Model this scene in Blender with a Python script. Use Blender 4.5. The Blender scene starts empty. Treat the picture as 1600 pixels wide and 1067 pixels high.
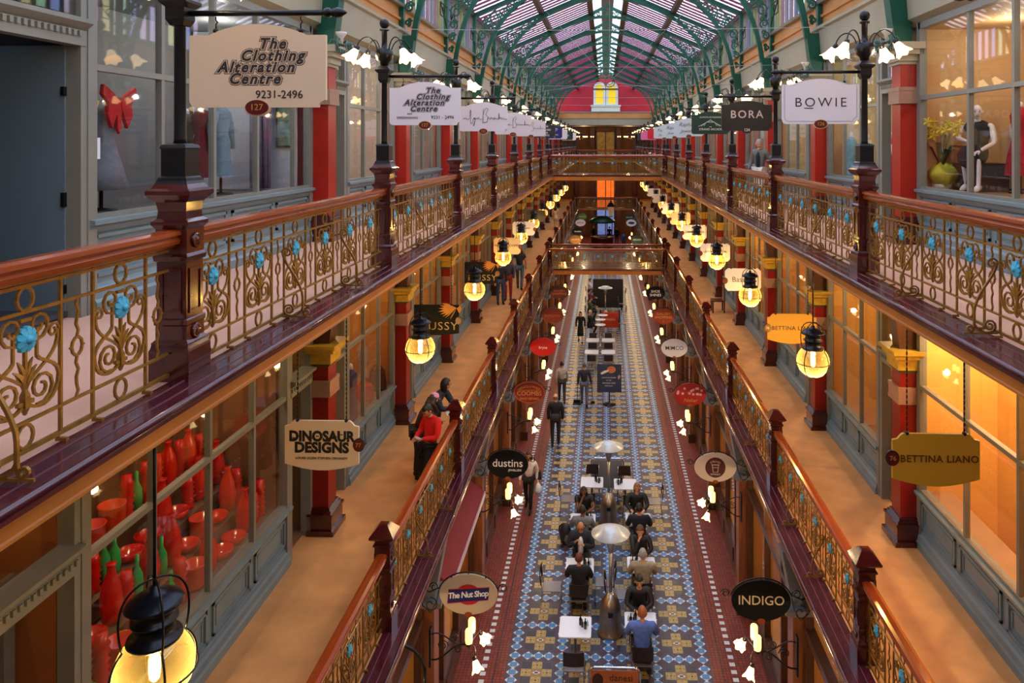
import bpy, math, random
from mathutils import Vector, Matrix
random.seed(7)
C = bpy.context.scene.collection
PI = math.pi
# ---------------------------------------------------------------- camera, world, exposure
FP = 1145.0; ZC = 10.4; YAW = math.radians(2.0); PX, PY = 904.0, 225.0
cam_d = bpy.data.cameras.new('camera'); cam = bpy.data.objects.new('camera', cam_d); C.objects.link(cam)
cam_d.sensor_width = 36; cam_d.lens = FP/1600*36
cam_d.shift_x = (800-PX)/1600; cam_d.shift_y = (PY-533.5)/1600
cam_d.clip_start = .05; cam_d.clip_end = 300
cam.location = (0, 0, ZC); cam.rotation_euler = (PI/2, 0, YAW)
sc = bpy.context.scene
sc.camera = cam
sc.view_settings.view_transform = 'Standard'; sc.view_settings.look = 'None'
sc.view_settings.gamma = 1; sc.view_settings.use_curve_mapping = False
sc.view_settings.exposure = 0.0
w = bpy.data.worlds.new('overcast_sky'); sc.world = w; w.use_nodes = True
bg = w.node_tree.nodes['Background']; bg.inputs[0].default_value = (.86, .93, 1.0, 1); bg.inputs[1].default_value = 5.0
sc.cycles.max_bounces = 8; sc.cycles.transparent_max_bounces = 16; sc.cycles.glossy_bounces = 3
sc.cycles.diffuse_bounces = 4; sc.cycles.sample_clamp_indirect = 6; sc.cycles.caustics_reflective = False; sc.cycles.caustics_refractive = False

# ---------------------------------------------------------------- helpers
def lin(c): return tuple((x/255/12.92 if x/255 <= .04045 else ((x/255+.055)/1.055)**2.4) for x in c)
MATS = {}
def M(name, col=(128,128,128), rough=.5, metal=0, var=0, scale=6, bump=0, emit=0, ecol=None, spec=.5, coat=0, stretch=None, col2=None):
    if name in MATS: return MATS[name]
    m = bpy.data.materials.new(name); m.use_nodes = True; MATS[name] = m
    nt = m.node_tree; b = nt.nodes['Principled BSDF']
    c = lin(col)
    b.inputs['Base Color'].default_value = (*c, 1); b.inputs['Roughness'].default_value = rough
    b.inputs['Metallic'].default_value = metal; b.inputs['Specular IOR Level'].default_value = spec
    if coat: b.inputs['Coat Weight'].default_value = coat; b.inputs['Coat Roughness'].default_value = .08
    if emit:
        b.inputs['Emission Color'].default_value = (*lin(ecol or col), 1); b.inputs['Emission Strength'].default_value = emit
    if var or bump or col2:
        tc = nt.nodes.new('ShaderNodeTexCoord'); mp = nt.nodes.new('ShaderNodeMapping')
        mp.inputs['Scale'].default_value = stretch or (1,1,1)
        n = nt.nodes.new('ShaderNodeTexNoise'); n.inputs['Scale'].default_value = scale; n.inputs['Detail'].default_value = 5
        nt.links.new(tc.outputs['Object'], mp.inputs[0]); nt.links.new(mp.outputs[0], n.inputs['Vector'])
        if var or col2:
            r = nt.nodes.new('ShaderNodeValToRGB'); r.color_ramp.elements[0].position = .3; r.color_ramp.elements[1].position = .7
            r.color_ramp.elements[0].color = (*(x*(1-var) for x in c), 1)
            r.color_ramp.elements[1].color = (*(lin(col2) if col2 else tuple(min(1, x*(1+var)) for x in c)), 1)
            nt.links.new(n.outputs['Fac'], r.inputs[0]); nt.links.new(r.outputs[0], b.inputs['Base Color'])
        if bump:
            bp = nt.nodes.new('ShaderNodeBump'); bp.inputs['Strength'].default_value = bump; bp.inputs['Distance'].default_value = .01
            nt.links.new(n.outputs['Fac'], bp.inputs['Height']); nt.links.new(bp.outputs[0], b.inputs['Normal'])
    return m
def glass(name, tint=(255,255,255), refl=.08, rough=.02, edge=True):
    """thin clear pane: mostly see-through, a mirror-like share that grows at grazing angles"""
    if name in MATS: return MATS[name]
    m = bpy.data.materials.new(name); m.use_nodes = True; MATS[name] = m
    nt = m.node_tree; nt.nodes.remove(nt.nodes['Principled BSDF']); out = nt.nodes['Material Output']
    t = nt.nodes.new('ShaderNodeBsdfTransparent'); t.inputs[0].default_value = (*lin(tint), 1)
    g = nt.nodes.new('ShaderNodeBsdfGlossy'); g.inputs['Roughness'].default_value = rough
    mx = nt.nodes.new('ShaderNodeMixShader')
    if edge:
        lw = nt.nodes.new('ShaderNodeLayerWeight'); p = nt.nodes.new('ShaderNodeMath'); p.operation = 'POWER'; p.inputs[1].default_value = 4
        lw.inputs[0].default_value = .5
        q = nt.nodes.new('ShaderNodeMath'); q.operation = 'MULTIPLY_ADD'; q.inputs[1].default_value = .7; q.inputs[2].default_value = .03
        nt.links.new(lw.outputs['Facing'], p.inputs[0]); nt.links.new(p.outputs[0], q.inputs[0]); nt.links.new(q.outputs[0], mx.inputs[0])
    else: mx.inputs[0].default_value = refl
    nt.links.new(t.outputs[0], mx.inputs[1]); nt.links.new(g.outputs[0], mx.inputs[2]); nt.links.new(mx.outputs[0], out.inputs[0])
    return m

class MB:
    def __init__(s): s.v = []; s.f = []; s.m = []; s.s = []; s.x = Matrix.Identity(4)
    def add(s, vs, fs, mi=0, sm=False):
        o = len(s.v); s.v += [tuple(s.x @ Vector(p)) for p in vs]
        for f in fs: s.f.append([i+o for i in f]); s.m.append(mi); s.s.append(sm)
        return s
    def box(s, x0, x1, y0, y1, z0, z1, mi=0):
        if x0 > x1: x0, x1 = x1, x0
        if y0 > y1: y0, y1 = y1, y0
        if z0 > z1: z0, z1 = z1, z0
        return s.add([(x0,y0,z0),(x1,y0,z0),(x1,y1,z0),(x0,y1,z0),(x0,y0,z1),(x1,y0,z1),(x1,y1,z1),(x0,y1,z1)],
              [(3,2,1,0),(4,5,6,7),(0,1,5,4),(1,2,6,5),(2,3,7,6),(3,0,4,7)], mi)
    def frustum(s, w0, w1, z0, z1, c=(0,0), mi=0):
        a, b = w0/2, w1/2; x, y = c
        return s.add([(x-a,y-a,z0),(x+a,y-a,z0),(x+a,y+a,z0),(x-a,y+a,z0),(x-b,y-b,z1),(x+b,y-b,z1),(x+b,y+b,z1),(x-b,y+b,z1)],
              [(3,2,1,0),(4,5,6,7),(0,1,5,4),(1,2,6,5),(2,3,7,6),(3,0,4,7)], mi)
    def stack(s, prof, c=(0,0), mi=0):
        """square section turned profile: [(width, z), ...]"""
        for (a, z0), (b, z1) in zip(prof, prof[1:]):
            if abs(z1-z0) > 1e-6: s.frustum(a, b, z0, z1, c, mi)
        return s
    def lathe(s, prof, n=12, c=(0,0,0), mi=0, sm=True, cap=True):
        vs = []; fs = []
        for r, z in prof:
            for k in range(n):
                a = 2*PI*k/n; vs.append((c[0]+r*math.cos(a), c[1]+r*math.sin(a), c[2]+z))
        for i in range(len(prof)-1):
            for k in range(n):
                fs.append((i*n+k, i*n+(k+1)%n, (i+1)*n+(k+1)%n, (i+1)*n+k))
        if cap:
            fs.append(tuple(range(n))[::-1]); fs.append(tuple(range((len(prof)-1)*n, len(prof)*n)))
        return s.add(vs, fs, mi, sm)
    def ball(s, c, r, n=12, mi=0, sz=1):
        k = max(5, n//2)
        return s.lathe([(max(.0005, r*math.sin(PI*i/k)), -r*sz*math.cos(PI*i/k)) for i in range(k+1)], n, c, mi)
    def tube(s, pts, r, n=6, mi=0, closed=False, sm=None, flat=1):
        P = [Vector(p) for p in pts]; N = len(P)
        rr = r if isinstance(r, (list, tuple)) else [r]*N
        vs = []; fs = []; up = None
        for i, p in enumerate(P):
            if closed: t = P[(i+1) % N]-P[i-1]
            else: t = P[min(i+1, N-1)]-P[max(i-1, 0)]
            if t.length < 1e-9: t = Vector((0,0,1))
            t.normalize()
            if up is None:
                up = Vector((0,0,1)) if abs(t.z) < .9 else Vector((1,0,0))
            a = t.cross(up)
            if a.length < 1e-6: a = t.orthogonal()
            a.normalize(); b = a.cross(t).normalized(); up = b
            for k in range(n):
                an = 2*PI*(k+.5)/n
                vs.append(p + a*math.cos(an)*rr[i] + b*math.sin(an)*rr[i]*flat)
        for i in range(N if closed else N-1):
            j = (i+1) % N
            for k in range(n): fs.append((i*n+k, j*n+k, j*n+(k+1)%n, i*n+(k+1)%n))
        if not closed: fs += [tuple(range(n)), tuple(range((N-1)*n, N*n))[::-1]]
        return s.add(vs, fs, mi, n > 4 if sm is None else sm)
    def prism(s, poly, y0, y1, mi=0, plane='xz'):
        """outline in a plane pushed along the third axis"""
        f = {'xz': lambda a,b,d:(a,d,b), 'yz': lambda a,b,d:(d,a,b), 'xy': lambda a,b,d:(a,b,d)}[plane]
        n = len(poly)
        vs = [f(a,b,y0) for a,b in poly] + [f(a,b,y1) for a,b in poly]
        fs = [tuple(range(n)), tuple(range(n, 2*n))[::-1]] + [(i, i+n, (i+1)%n+n, (i+1)%n) for i in range(n)]
        return s.add(vs, fs, mi)
    def build(s, name, mats, parent=None, loc=None, fix=True):
        me = bpy.data.meshes.new(name)
        me.from_pydata(s.v, [], s.f)
        if not isinstance(mats, (list, tuple)): mats = [mats]
        for m in mats: me.materials.append(m)
        me.polygons.foreach_set('material_index', s.m); me.polygons.foreach_set('use_smooth', s.s)
        if fix and len(s.f) < 60000:
            import bmesh
            b = bmesh.new(); b.from_mesh(me); bmesh.ops.recalc_face_normals(b, faces=b.faces); b.to_mesh(me); b.free()
        me.update()
        o = bpy.data.objects.new(name, me); C.objects.link(o)
        if parent: o.parent = parent
        if loc: o.location = loc
        return o
def tag(o, label=None, cat=None, group=None, kind=None):
    if label: o['label'] = label
    if cat: o['category'] = cat
    if group: o['group'] = group
    if kind: o['kind'] = kind
    return o
def empty(name, loc=(0,0,0), rz=0, label=None, cat=None, group=None, kind=None):
    o = bpy.data.objects.new(name, None); C.objects.link(o); o.location = loc; o.rotation_euler = (0,0,rz)
    o.empty_display_size = .1
    return tag(o, label, cat, group, kind)
KIDS = {}
def copy_tree(o, parent=None, label=None, loc=None, rz=None, group=None):
    c = o.copy(); C.objects.link(c)
    if parent: c.parent = parent
    for ch in [k for k in o.children]: copy_tree(ch, c)
    if label: c['label'] = label
    if loc is not None: c.location = loc
    if rz is not None: c.rotation_euler = (0,0,rz)
    if group: c['group'] = group
    return c
def struct(mb, name, mats, label=None, cat=None):
    return tag(mb.build(name, mats), label, cat, None, 'structure')
ORD = ['first','second','third','fourth','fifth','sixth','seventh','eighth','ninth','tenth','eleventh','twelfth','thirteenth','fourteenth','fifteenth','sixteenth','seventeenth','eighteenth','nineteenth','twentieth']
def at(px, py, z=None, Y=None, X=None):
    """point of the place that the photograph shows at pixel (px,py) on height z, depth Y or side X"""
    a = (px-PX)/FP; b = -(py-PY)/FP
    d = Vector((math.cos(YAW)*a - math.sin(YAW), math.sin(YAW)*a + math.cos(YAW), b))
    if z is not None: t = (z-ZC)/d.z
    elif Y is not None: t = Y/d.y
    else: t = X/d.x
    return Vector((0,0,ZC)) + d*t
def spiral(cx, cz, r0, r1, a0, turns, n=14):
    return [(cx + (r0+(r1-r0)*i/n)*math.cos(a0+turns*2*PI*i/n), cz + (r0+(r1-r0)*i/n)*math.sin(a0+turns*2*PI*i/n)) for i in range(n+1)]
def bez(p0, p1, p2, p3, n=8):
    out = []
    for i in range(n+1):
        t = i/n; u = 1-t
        out.append(tuple(u*u*u*a+3*u*u*t*b+3*u*t*t*c+t*t*t*d for a,b,c,d in zip(p0,p1,p2,p3)))
    return out
FONT = {}
def text_mb(mb, txt, size, cx, cz, y, mi=0, shear=0, off=0, align='CENTER', space=1, depth=.002, sx=1, arc=None):
    """lettering standing in the xz plane, readable from -y; joined into mb"""
    cu = bpy.data.curves.new('lettering', 'FONT'); cu.body = txt; cu.size = size; cu.shear = shear; cu.offset = off if off < .004 else 0; fatk = 1
    if off >= .004: cu.bevel_depth = off; cu.bevel_resolution = 0; fatk = .04
    cu.align_x = align; cu.align_y = 'CENTER'; cu.space_character = space; cu.extrude = depth; cu.resolution_u = 3
    o = bpy.data.objects.new('lettering', cu); C.objects.link(o)
    dg = bpy.context.evaluated_depsgraph_get(); me = bpy.data.meshes.new_from_object(o.evaluated_get(dg))
    vs = []
    for v in me.vertices:
        x, z = v.co.x*sx, v.co.y
        if arc:
            a = x/arc; rr = arc + z*(1 if arc > 0 else 1)
            x, z = rr*math.sin(a), rr*math.cos(a)-arc
        vs.append((cx+x, y-v.co.z*fatk, cz+z))
    mb.add(vs, [tuple(p.vertices) for p in me.polygons], mi)
    bpy.data.objects.remove(o); bpy.data.curves.remove(cu); bpy.data.meshes.remove(me)
    return mb

# ---------------------------------------------------------------- levels and planes
ZU, ZM = 8.835, 4.12
LR, RR = -2.86, 3.18                    # rail planes
LN, RN = -2.53, 2.82                    # nosing edges
LW, RW = -4.75, 4.95                    # upper shopfront planes
CX = .16
YL = [4.85+4.6*i for i in range(8)]; YR = [4.42+4.65*i for i in range(8)]
YB0, YB1, YE = 37.05, 38.75, 73.0       # cross bridge rails, far end of the well
YP = [11.85+4.66*k for k in range(-1, 14)]   # pilaster line
# ---------------------------------------------------------------- materials
iron = M('bronze_painted_iron', (138,98,34), .36, .35, .25, 14)
rosb = M('pale_blue_enamel', (70,178,208), .45, 0, .12, 30)
maroon = M('maroon_gloss_paint', (72,18,20), .16, 0, .15, 5, coat=.6)
ledge_m = M('maroon_ledge_paint', (74,24,36), .2, 0, .25, 3, .05, coat=.5)
rail_w = M('red_stained_handrail', (150,62,20), .22, 0, .14, 5, stretch=(6,.4,6), coat=.6)
grey = M('warm_grey_joinery', (126,127,118), .4, 0, .06, 4)
teal = M('blue_grey_joinery', (112,132,138), .38, 0, .08, 4)
red = M('vermilion_column_paint', (164,28,12), .38, 0, .1, 3)
dred = M('deep_red_column_paint', (134,20,14), .36, 0, .1, 3)
taupe = M('taupe_band', (160,122,100), .5, 0, .06, 4)
tan = M('tan_plaster', (196,138,76), .6, 0, .1, 1.2)
cream = M('cream_cove', (156,150,126), .55, 0, .06, 2)
fasc = M('ochre_fascia', (176,104,34), .5, 0, .12, 2)
brown = M('brown_soffit', (112,70,44), .6, 0, .1, 2)
dkgreen = M('dark_green_iron', (12,84,64), .4, .1, .15, 6)
carpet = M('tan_gallery_carpet', (214,156,96), .55, 0, .14, 2.2, .1)
ugfloor = M('pinkish_gallery_lino', (214,166,142), .6, 0, .08, 2.2)
black = M('black_iron', (26,26,30), .35, .4, .2, 12)
plum = M('plum_glazing_bar', (120,26,60), .5)
darkwood = M('dark_timber', (70,40,26), .35, 0, .3, 4, stretch=(5,5,.5), coat=.3)
ochre = M('olive_gold_capital', (186,150,44), .5, 0, .2, 8)
green = M('bottle_green_trim', (44,84,46), .5)
clear = glass('clear_window_glass')
# ---------------------------------------------------------------- ground floor
gf = MB(); gf.box(-9, 9, -7, 84, -.2, 0)
def ground_mat():
    m = M('red_brown_mosaic', (112,52,40), .45, spec=.35); nt = m.node_tree; b = nt.nodes['Principled BSDF']
    tc = nt.nodes.new('ShaderNodeTexCoord'); br = nt.nodes.new('ShaderNodeTexBrick'); br.offset = 0
    br.inputs['Scale'].default_value = 1; br.inputs['Brick Width'].default_value = .075; br.inputs['Row Height'].default_value = .075
    br.inputs['Mortar Size'].default_value = .005
    br.inputs['Color1'].default_value = (*lin((146,66,48)),1); br.inputs['Color2'].default_value = (*lin((122,52,42)),1); br.inputs['Mortar'].default_value = (*lin((60,32,32)),1)
    nt.links.new(tc.outputs['Object'], br.inputs['Vector']); nt.links.new(br.outputs['Color'], b.inputs['Base Color'])
    return m
def mosaic_mat():
    m = M('slate_blue_mosaic', (60,66,92), .45, spec=.3); nt = m.node_tree; b = nt.nodes['Principled BSDF']
    tc = nt.nodes.new('ShaderNodeTexCoord'); br = nt.nodes.new('ShaderNodeTexBrick'); br.offset = 0
    br.inputs['Scale'].default_value = 1; br.inputs['Brick Width'].default_value = .034; br.inputs['Row Height'].default_value = .034
    br.inputs['Mortar Size'].default_value = .0042
    br.inputs['Color1'].default_value = (*lin((92,100,128)),1); br.inputs['Color2'].default_value = (*lin((104,80,92)),1); br.inputs['Mortar'].default_value = (*lin((34,34,46)),1)
    nt.links.new(tc.outputs['Object'], br.inputs['Vector']); nt.links.new(br.outputs['Color'], b.inputs['Base Color'])
    return m
struct(gf, 'floor', ground_mat(), 'red-brown tiled ground floor of the arcade', 'floor')
# inlaid tile carpet (pattern of the floor): one mesh, slightly proud
T = MB(); TC = .087; P = .949; HW = 2*P; Y0T = 9.0
yend = 70.0
T.box(TC-HW-.14, TC+HW+.14, 6, yend+.5, -.01, .002, 0)
def quad(cx, cy, a, b, mi, z=.004, rot=False):
    if rot: vs = [(cx-a,cy,z),(cx,cy-b,z),(cx+a,cy,z),(cx,cy+b,z)]
    else: vs = [(cx-a,cy-b,z),(cx+a,cy-b,z),(cx+a,cy+b,z),(cx-a,cy+b,z)]
    T.add(vs, [(0,1,2,3)], mi)
def diamond(cx, cy, k=1):
    quad(cx, cy, .122*k, .122*k, 3, .004, True); quad(cx, cy, .072*k, .072*k, 2, .005)
def cell(x0, y0):
    cx, cy = x0+P/2, y0+P/2
    for sx in (-1,1):
        for sy in (-1,1):
            quad(cx+sx*.2, cy+sy*.2, .09, .09, 4, .0035)
            quad(cx+sx*.36, cy+sy*.36, .05, .05, 5, .0035, True)
    for dx, dy in ((1,0),(-1,0),(0,1),(0,-1)):
        k = .205; quad(cx+dx*k, cy+dy*k, .1, .1, 1, .004)
        for a, b in ((1,0),(-1,0),(0,1),(0,-1)): quad(cx+dx*k+a*.068, cy+dy*k+b*.068, .02 if a else .035, .02 if b else .035, 6, .0045, True)
        quad(cx+dx*k, cy+dy*k, .026, .026, 4, .005, True)
    quad(cx, cy, .1, .1, 6, .0038); quad(cx, cy, .085, .05, 3, .0045, True); quad(cx, cy, .034, .024, 4, .005)
rows = int((yend-6)/P)
for j in range(rows):
    y = 6.31 + j*P
    for i in range(5):
        for k in range(4): diamond(TC-HW+i*P, y+(0,.262,.475,.688)[k])
    for i in range(4):
        for k in (.262,.475,.688): diamond(TC-HW+i*P+k, y)
        cell(TC-HW+i*P, y)
for s in (-1, 1):
    xb = TC+s*2.47
    for j in range(int((yend-5)/.212)):
        quad(xb, 5.2+j*.212, .055, .052, 3, .003)
    xd = TC+s*2.25
    for j in range(int((yend-5)/.1)): quad(xd, 5.2+j*.1, .018, .034, 4, .003)
mos = [mosaic_mat(), M('buff_tile', (176,152,84), .35, 0, .15, 20), M('blue_tile', (74,138,196), .3, 0, .1, 20), M('white_tile', (214,222,226), .3),
       M('dark_slate_tile', (38,42,58), .35), M('maroon_tile', (92,38,44), .35), M('ochre_tile', (150,118,58), .35)]
struct(T, 'floor_inlay', mos, 'patterned tile carpet of blue diamonds and buff crosses down the middle of the floor', 'floor')

# ---------------------------------------------------------------- gallery decks
def deck(side, z, upper):
    s = -1 if side == 'left' else 1
    nose, rail, wall = (LN, LR, LW-4) if s < 0 else (RN, RR, RW+4)
    n = ('upper' if upper else 'middle')+'_'+side
    fl = MB(); fl.box(rail-s*.02, wall, -7, 84, z-.1, z)
    struct(fl, 'floor_'+n, ugfloor if upper else carpet, f'{"pinkish" if upper else "tan"} gallery floor along the {side} side of the {n.split("_")[0]} level', 'floor')
    ce = MB(); ce.box(nose+s*.06, wall, -7, 84, z-.17, z-.1)
    struct(ce, 'ceiling_under_'+n, brown, f'soffit under the {n.replace("_"," ")} gallery', 'ceiling')
    def runs(): return [(-7, YB0-.33), (YB1+.33, YE-.3)]
    for i, (a, b) in enumerate(runs()):
        lg = MB()
        lg.box(nose, rail-s*.02, a-(0 if i == 0 else .33), b+.33, z-.05, z+.012)
        lg.tube([(nose+s*.014, a, z-.004), (nose+s*.014, b, z-.004)], .026, 12)
        for q in (.36, .68):
            x = nose+(rail-nose)*q; lg.box(x-.004, x+.004, a, b, z+.012, z+.017, 1)
        tag(lg.build('trim_ledge_'+n, [ledge_m, M('ledge_bead', (112,66,80), .2, coat=.4)]), f'glossy maroon ledge outside the {n.replace("_"," ")} railing, {"near" if i==0 else "far"} well', 'ledge', None, 'structure')
        fa = MB(); pr = [(nose+s*.012, z-.05), (nose+s*.012, z-.065), (nose+s*.035, z-.075), (nose+s*.04, z-.14), (nose+s*.03, z-.148), (nose+s*.03, z-.165), (nose+s*.2, z-.172), (nose+s*.2, z-.05)]
        fa.prism(pr, a-(0 if i == 0 else .33), b+.33, 0)
        tag(fa.build('trim_fascia_'+n, fasc if upper else M('brown_fascia', (120,58,40), .5, 0, .1, 2)), f'fascia board under the {n.replace("_"," ")} ledge, {"near" if i==0 else "far"} well', 'fascia', None, 'structure')
for z, up in ((ZU, True), (ZM, False)):
    for sd in ('left', 'right'): deck(sd, z, up)
    lv = 'upper' if up else 'middle'
    for nm, ya, yb in (('bridge', YB0-.33, YB1+.33), ('landing', YE-.33, 84)):
        d = MB(); d.box(LR, RR, ya+.3, yb-.3, z-.1, z)
        struct(d, f'floor_{lv}_{nm}', ugfloor if up else carpet, f'floor of the {lv} cross {nm}', 'floor')
        e = MB(); e.box(LR-.3, RR+.3, ya, yb, z-.05, z+.011); e.box(LR-.3, RR+.3, ya+.05, yb-.05, z-.26, z-.05, 1)
        e.box(LR-.3, RR+.3, ya+.03, ya+.06, z-.27, z-.07, 2); e.box(LR-.3, RR+.3, yb-.06, yb-.03, z-.27, z-.07, 2)
        struct(e, f'trim_{lv}_{nm}', [ledge_m, brown, fasc], f'maroon edge and ochre fascia of the {lv} cross {nm}', 'fascia')

# ---------------------------------------------------------------- upper walls, roof
for s, side, W in ((-1, 'left', LW), (1, 'right', RW)):
    h = MB()   # cove, tan entablature and mouldings over the upper shopfronts
    h.prism([(W-s*.02, 12.28), (W-s*.16, 12.36), (W-s*.2, 12.9), (W-s*.26, 12.93), (W-s*.26, 12.99), (W+s*.3, 12.99), (W+s*.3, 12.28)], -7, YE+.4, 0)
    h.prism([(W-s*.1, 12.99), (W-s*.1, 13.2), (W-s*.15, 13.21), (W-s*.16, 13.26), (W-s*.1, 13.28), (W-s*.1, 13.5), (W+s*.3, 13.5), (W+s*.3, 12.99)], -7, YE+.4, 1)
    h.prism([(W-s*.22, 13.5), (W-s*.24, 13.56), (W-s*.1, 13.6), (W+s*.3, 13.6), (W+s*.3, 13.5)], -7, YE+.4, 2)
    h.box(W-s*.1, W+s*.2, -7, YE+.4, 14.85, 15.02, 2)
    struct(h, 'wall_'+side+'_entablature', [cream, tan, grey], f'tan and cream entablature above the upper {side} shopfronts', 'wall')
    o = MB(); o.box(W+s*3.6, W+s*3.8, -7, 84, 0, 13.5); struct(o, 'wall_'+side, M('shop_back_wall', (196,178,150), .7, 0, .05, 1), f'back wall of the {side} shops', 'wall')
    c = MB(); c.box(W, W+s*3.8, -7, 84, 12.3, 12.45); struct(c, 'ceiling_upper_'+side, M('shop_ceiling', (190,180,160), .7), f'ceiling of the upper {side} shops', 'ceiling')
    # clerestory: one window per bay, tinted panes
    tints = [(232,224,246),(244,216,230),(246,240,204),(218,238,218),(206,214,246),(242,226,242)]
    for k in range(len(YP)-1):
        a, b = YP[k]+.12, YP[k+1]-.12
        n = 9; wv = (b-a)/n
        fr = MB(); pn = MB()
        for i in range(n+1): fr.box(W-.05, W+.05, a+i*wv-.03, a+i*wv+.03, 13.6, 14.86)
        fr.box(W-.06, W+.06, a, b, 13.6, 13.68); fr.box(W-.06, W+.06, a, b, 14.8, 14.86)
        for i in range(n): pn.box(W-.006, W+.006, a+i*wv+.03, a+(i+1)*wv-.03, 13.68, 14.8, (i*7+k*3) % 6)
        wn = empty(f'window_{k+1}_clerestory_{side}', (0,0,0), 0, f'clerestory of tinted panes high on the {side} wall, {ORD[k]} from the camera end', 'window', None, 'structure')
        fr.build('frame', grey, wn)
        pn.build('glass', [glass('tint%d' % q, t, .1, .1) for q, t in enumerate(tints)], wn)
# roof slopes
EZ, RZ, RX = 15.0, 16.72, .8
def slope_pt(s, t):   # t 0 eave .. 1 lantern edge
    W = LW if s < 0 else RW
    return (W*(1-t)+(CX+s*RX)*t, EZ*(1-t)+RZ*t)
gl = MB(); bars = MB(); pur = MB()
roofglass = glass('roof_glass', (236,240,252), .1, .2)
for s, side in ((-1,'left'),(1,'right')):
    gl = MB(); bars = MB(); pur = MB()
    (x0,z0),(x1,z1) = slope_pt(s,0), slope_pt(s,1)
    gl.add([(x0,-7,z0+.1),(x1,-7,z1+.1),(x1,YE+.3,z1+.1),(x0,YE+.3,z0+.1)], [(0,1,2,3)], 0)
    gl.add([(x0,-7,z0+.106),(x1,-7,z1+.106),(x1,YE+.3,z1+.106),(x0,YE+.3,z0+.106)], [(0,1,2,3)], 0)
    y = -7
    d = Vector((x1-x0, 0, z1-z0)); nrm = Vector((-d.z, 0, d.x)).normalized()*(1 if d.x > 0 else -1)
    while y < YE:
        a = Vector((x0,y,z0)); b = Vector((x1,y,z1)); h = nrm*.04
        bars.add([a-Vector((0,.085,0)), a+Vector((0,.085,0)), b+Vector((0,.085,0)), b-Vector((0,.085,0)), a-Vector((0,.085,0))+h, a+Vector((0,.085,0))+h, b+Vector((0,.085,0))+h, b-Vector((0,.085,0))+h],
                 [(3,2,1,0),(4,5,6,7),(0,1,5,4),(1,2,6,5),(2,3,7,6),(3,0,4,7)], 0)
        y += .518
    for t, wd in ((.0,.14),(.52,.1),(1.,.12)):
        px_, pz_ = slope_pt(s, t)
        pur.box(px_-wd, px_+wd, -7, YE+.3, pz_-.1, pz_+.1)
    gl_o = tag(gl.build('ceiling_glass_'+side, roofglass), f'glass roof slope on the {side}', 'roof', None, 'structure')
    tag(bars.build('ceiling_glazing_bars_'+side, plum), f'plum glazing bars of the {side} roof slope', 'roof', None, 'structure')
    tag(pur.build('ceiling_purlins_'+side, M('brown_purlin', (66,40,36), .6)), f'brown purlins along the {side} roof slope', 'roof', None, 'structure')
ln = MB()
for s in (-1,1):
    ln.add([(CX+s*RX,-7,RZ+.35),(CX,-7,RZ+.72),(CX,YE+.3,RZ+.72),(CX+s*RX,YE+.3,RZ+.35)], [(0,1,2,3)], 0)
    ln.add([(CX+s*RX,-7,RZ),(CX+s*RX,-7,RZ+.35),(CX+s*RX,YE+.3,RZ+.35),(CX+s*RX,YE+.3,RZ)], [(0,1,2,3)], 0)
    y = -7
    while y < YE:
        ln.add([(CX+s*RX,y,RZ+.33),(CX+s*RX,y+.1,RZ+.33),(CX,y+.1,RZ+.69),(CX,y,RZ+.69)], [(0,1,2,3)], 1); y += .466
ln.box(CX-.05, CX+.05, -7, YE, RZ+.66, RZ+.78, 1); ln.box(CX-.3, CX+.3, -7, YE, RZ+.5, RZ+.54, 1)
struct(ln, 'ceiling_lantern', [roofglass, M('grey_ridge', (110,96,92), .6)], 'glazed ridge lantern running along the top of the roof', 'roof')
# unseen wall added behind the camera so daylight only comes through the roof
bw = MB(); bw.box(-9, 9, -7.3, -7, 0, 17.6); struct(bw, 'wall_light_block', tan, 'unseen wall added behind the viewer to block daylight', 'wall')
# ---------------------------------------------------------------- far gable
g = MB()
g.box(LW-.5, RW+.5, YE, YE+.25, 12.28, 12.95, 1); g.box(LW-.5, RW+.5, YE-.06, YE+.25, 12.95, 13.5, 2); g.box(LW-.5, RW+.5, YE-.12, YE+.25, 13.5, 13.62, 3)
g.box(LW-.5, RW+.5, YE-.03, YE, 12.9, 12.97, 3)
arch = [(LW,13.6)] + [(CX+4.7*math.cos(a), 13.6+.9+1.9*math.sin(a)) for a in [PI*(1-i/16) for i in range(17)]][3:-3] + [(RW,13.6)]
g.prism([(LW-.3,13.6),(LW-.3,EZ+.2),(CX-RX,RZ+.3),(CX,RZ+.9),(CX+RX,RZ+.3),(RW+.3,EZ+.2),(RW+.3,13.6)], YE+.02, YE+.25, 0)
struct(g, 'wall_far', [M('crimson_gable', (176,24,44), .6, 0, .12, .8), cream, tan, grey], 'crimson gable wall at the far end above a tan and cream band', 'wall')
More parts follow.
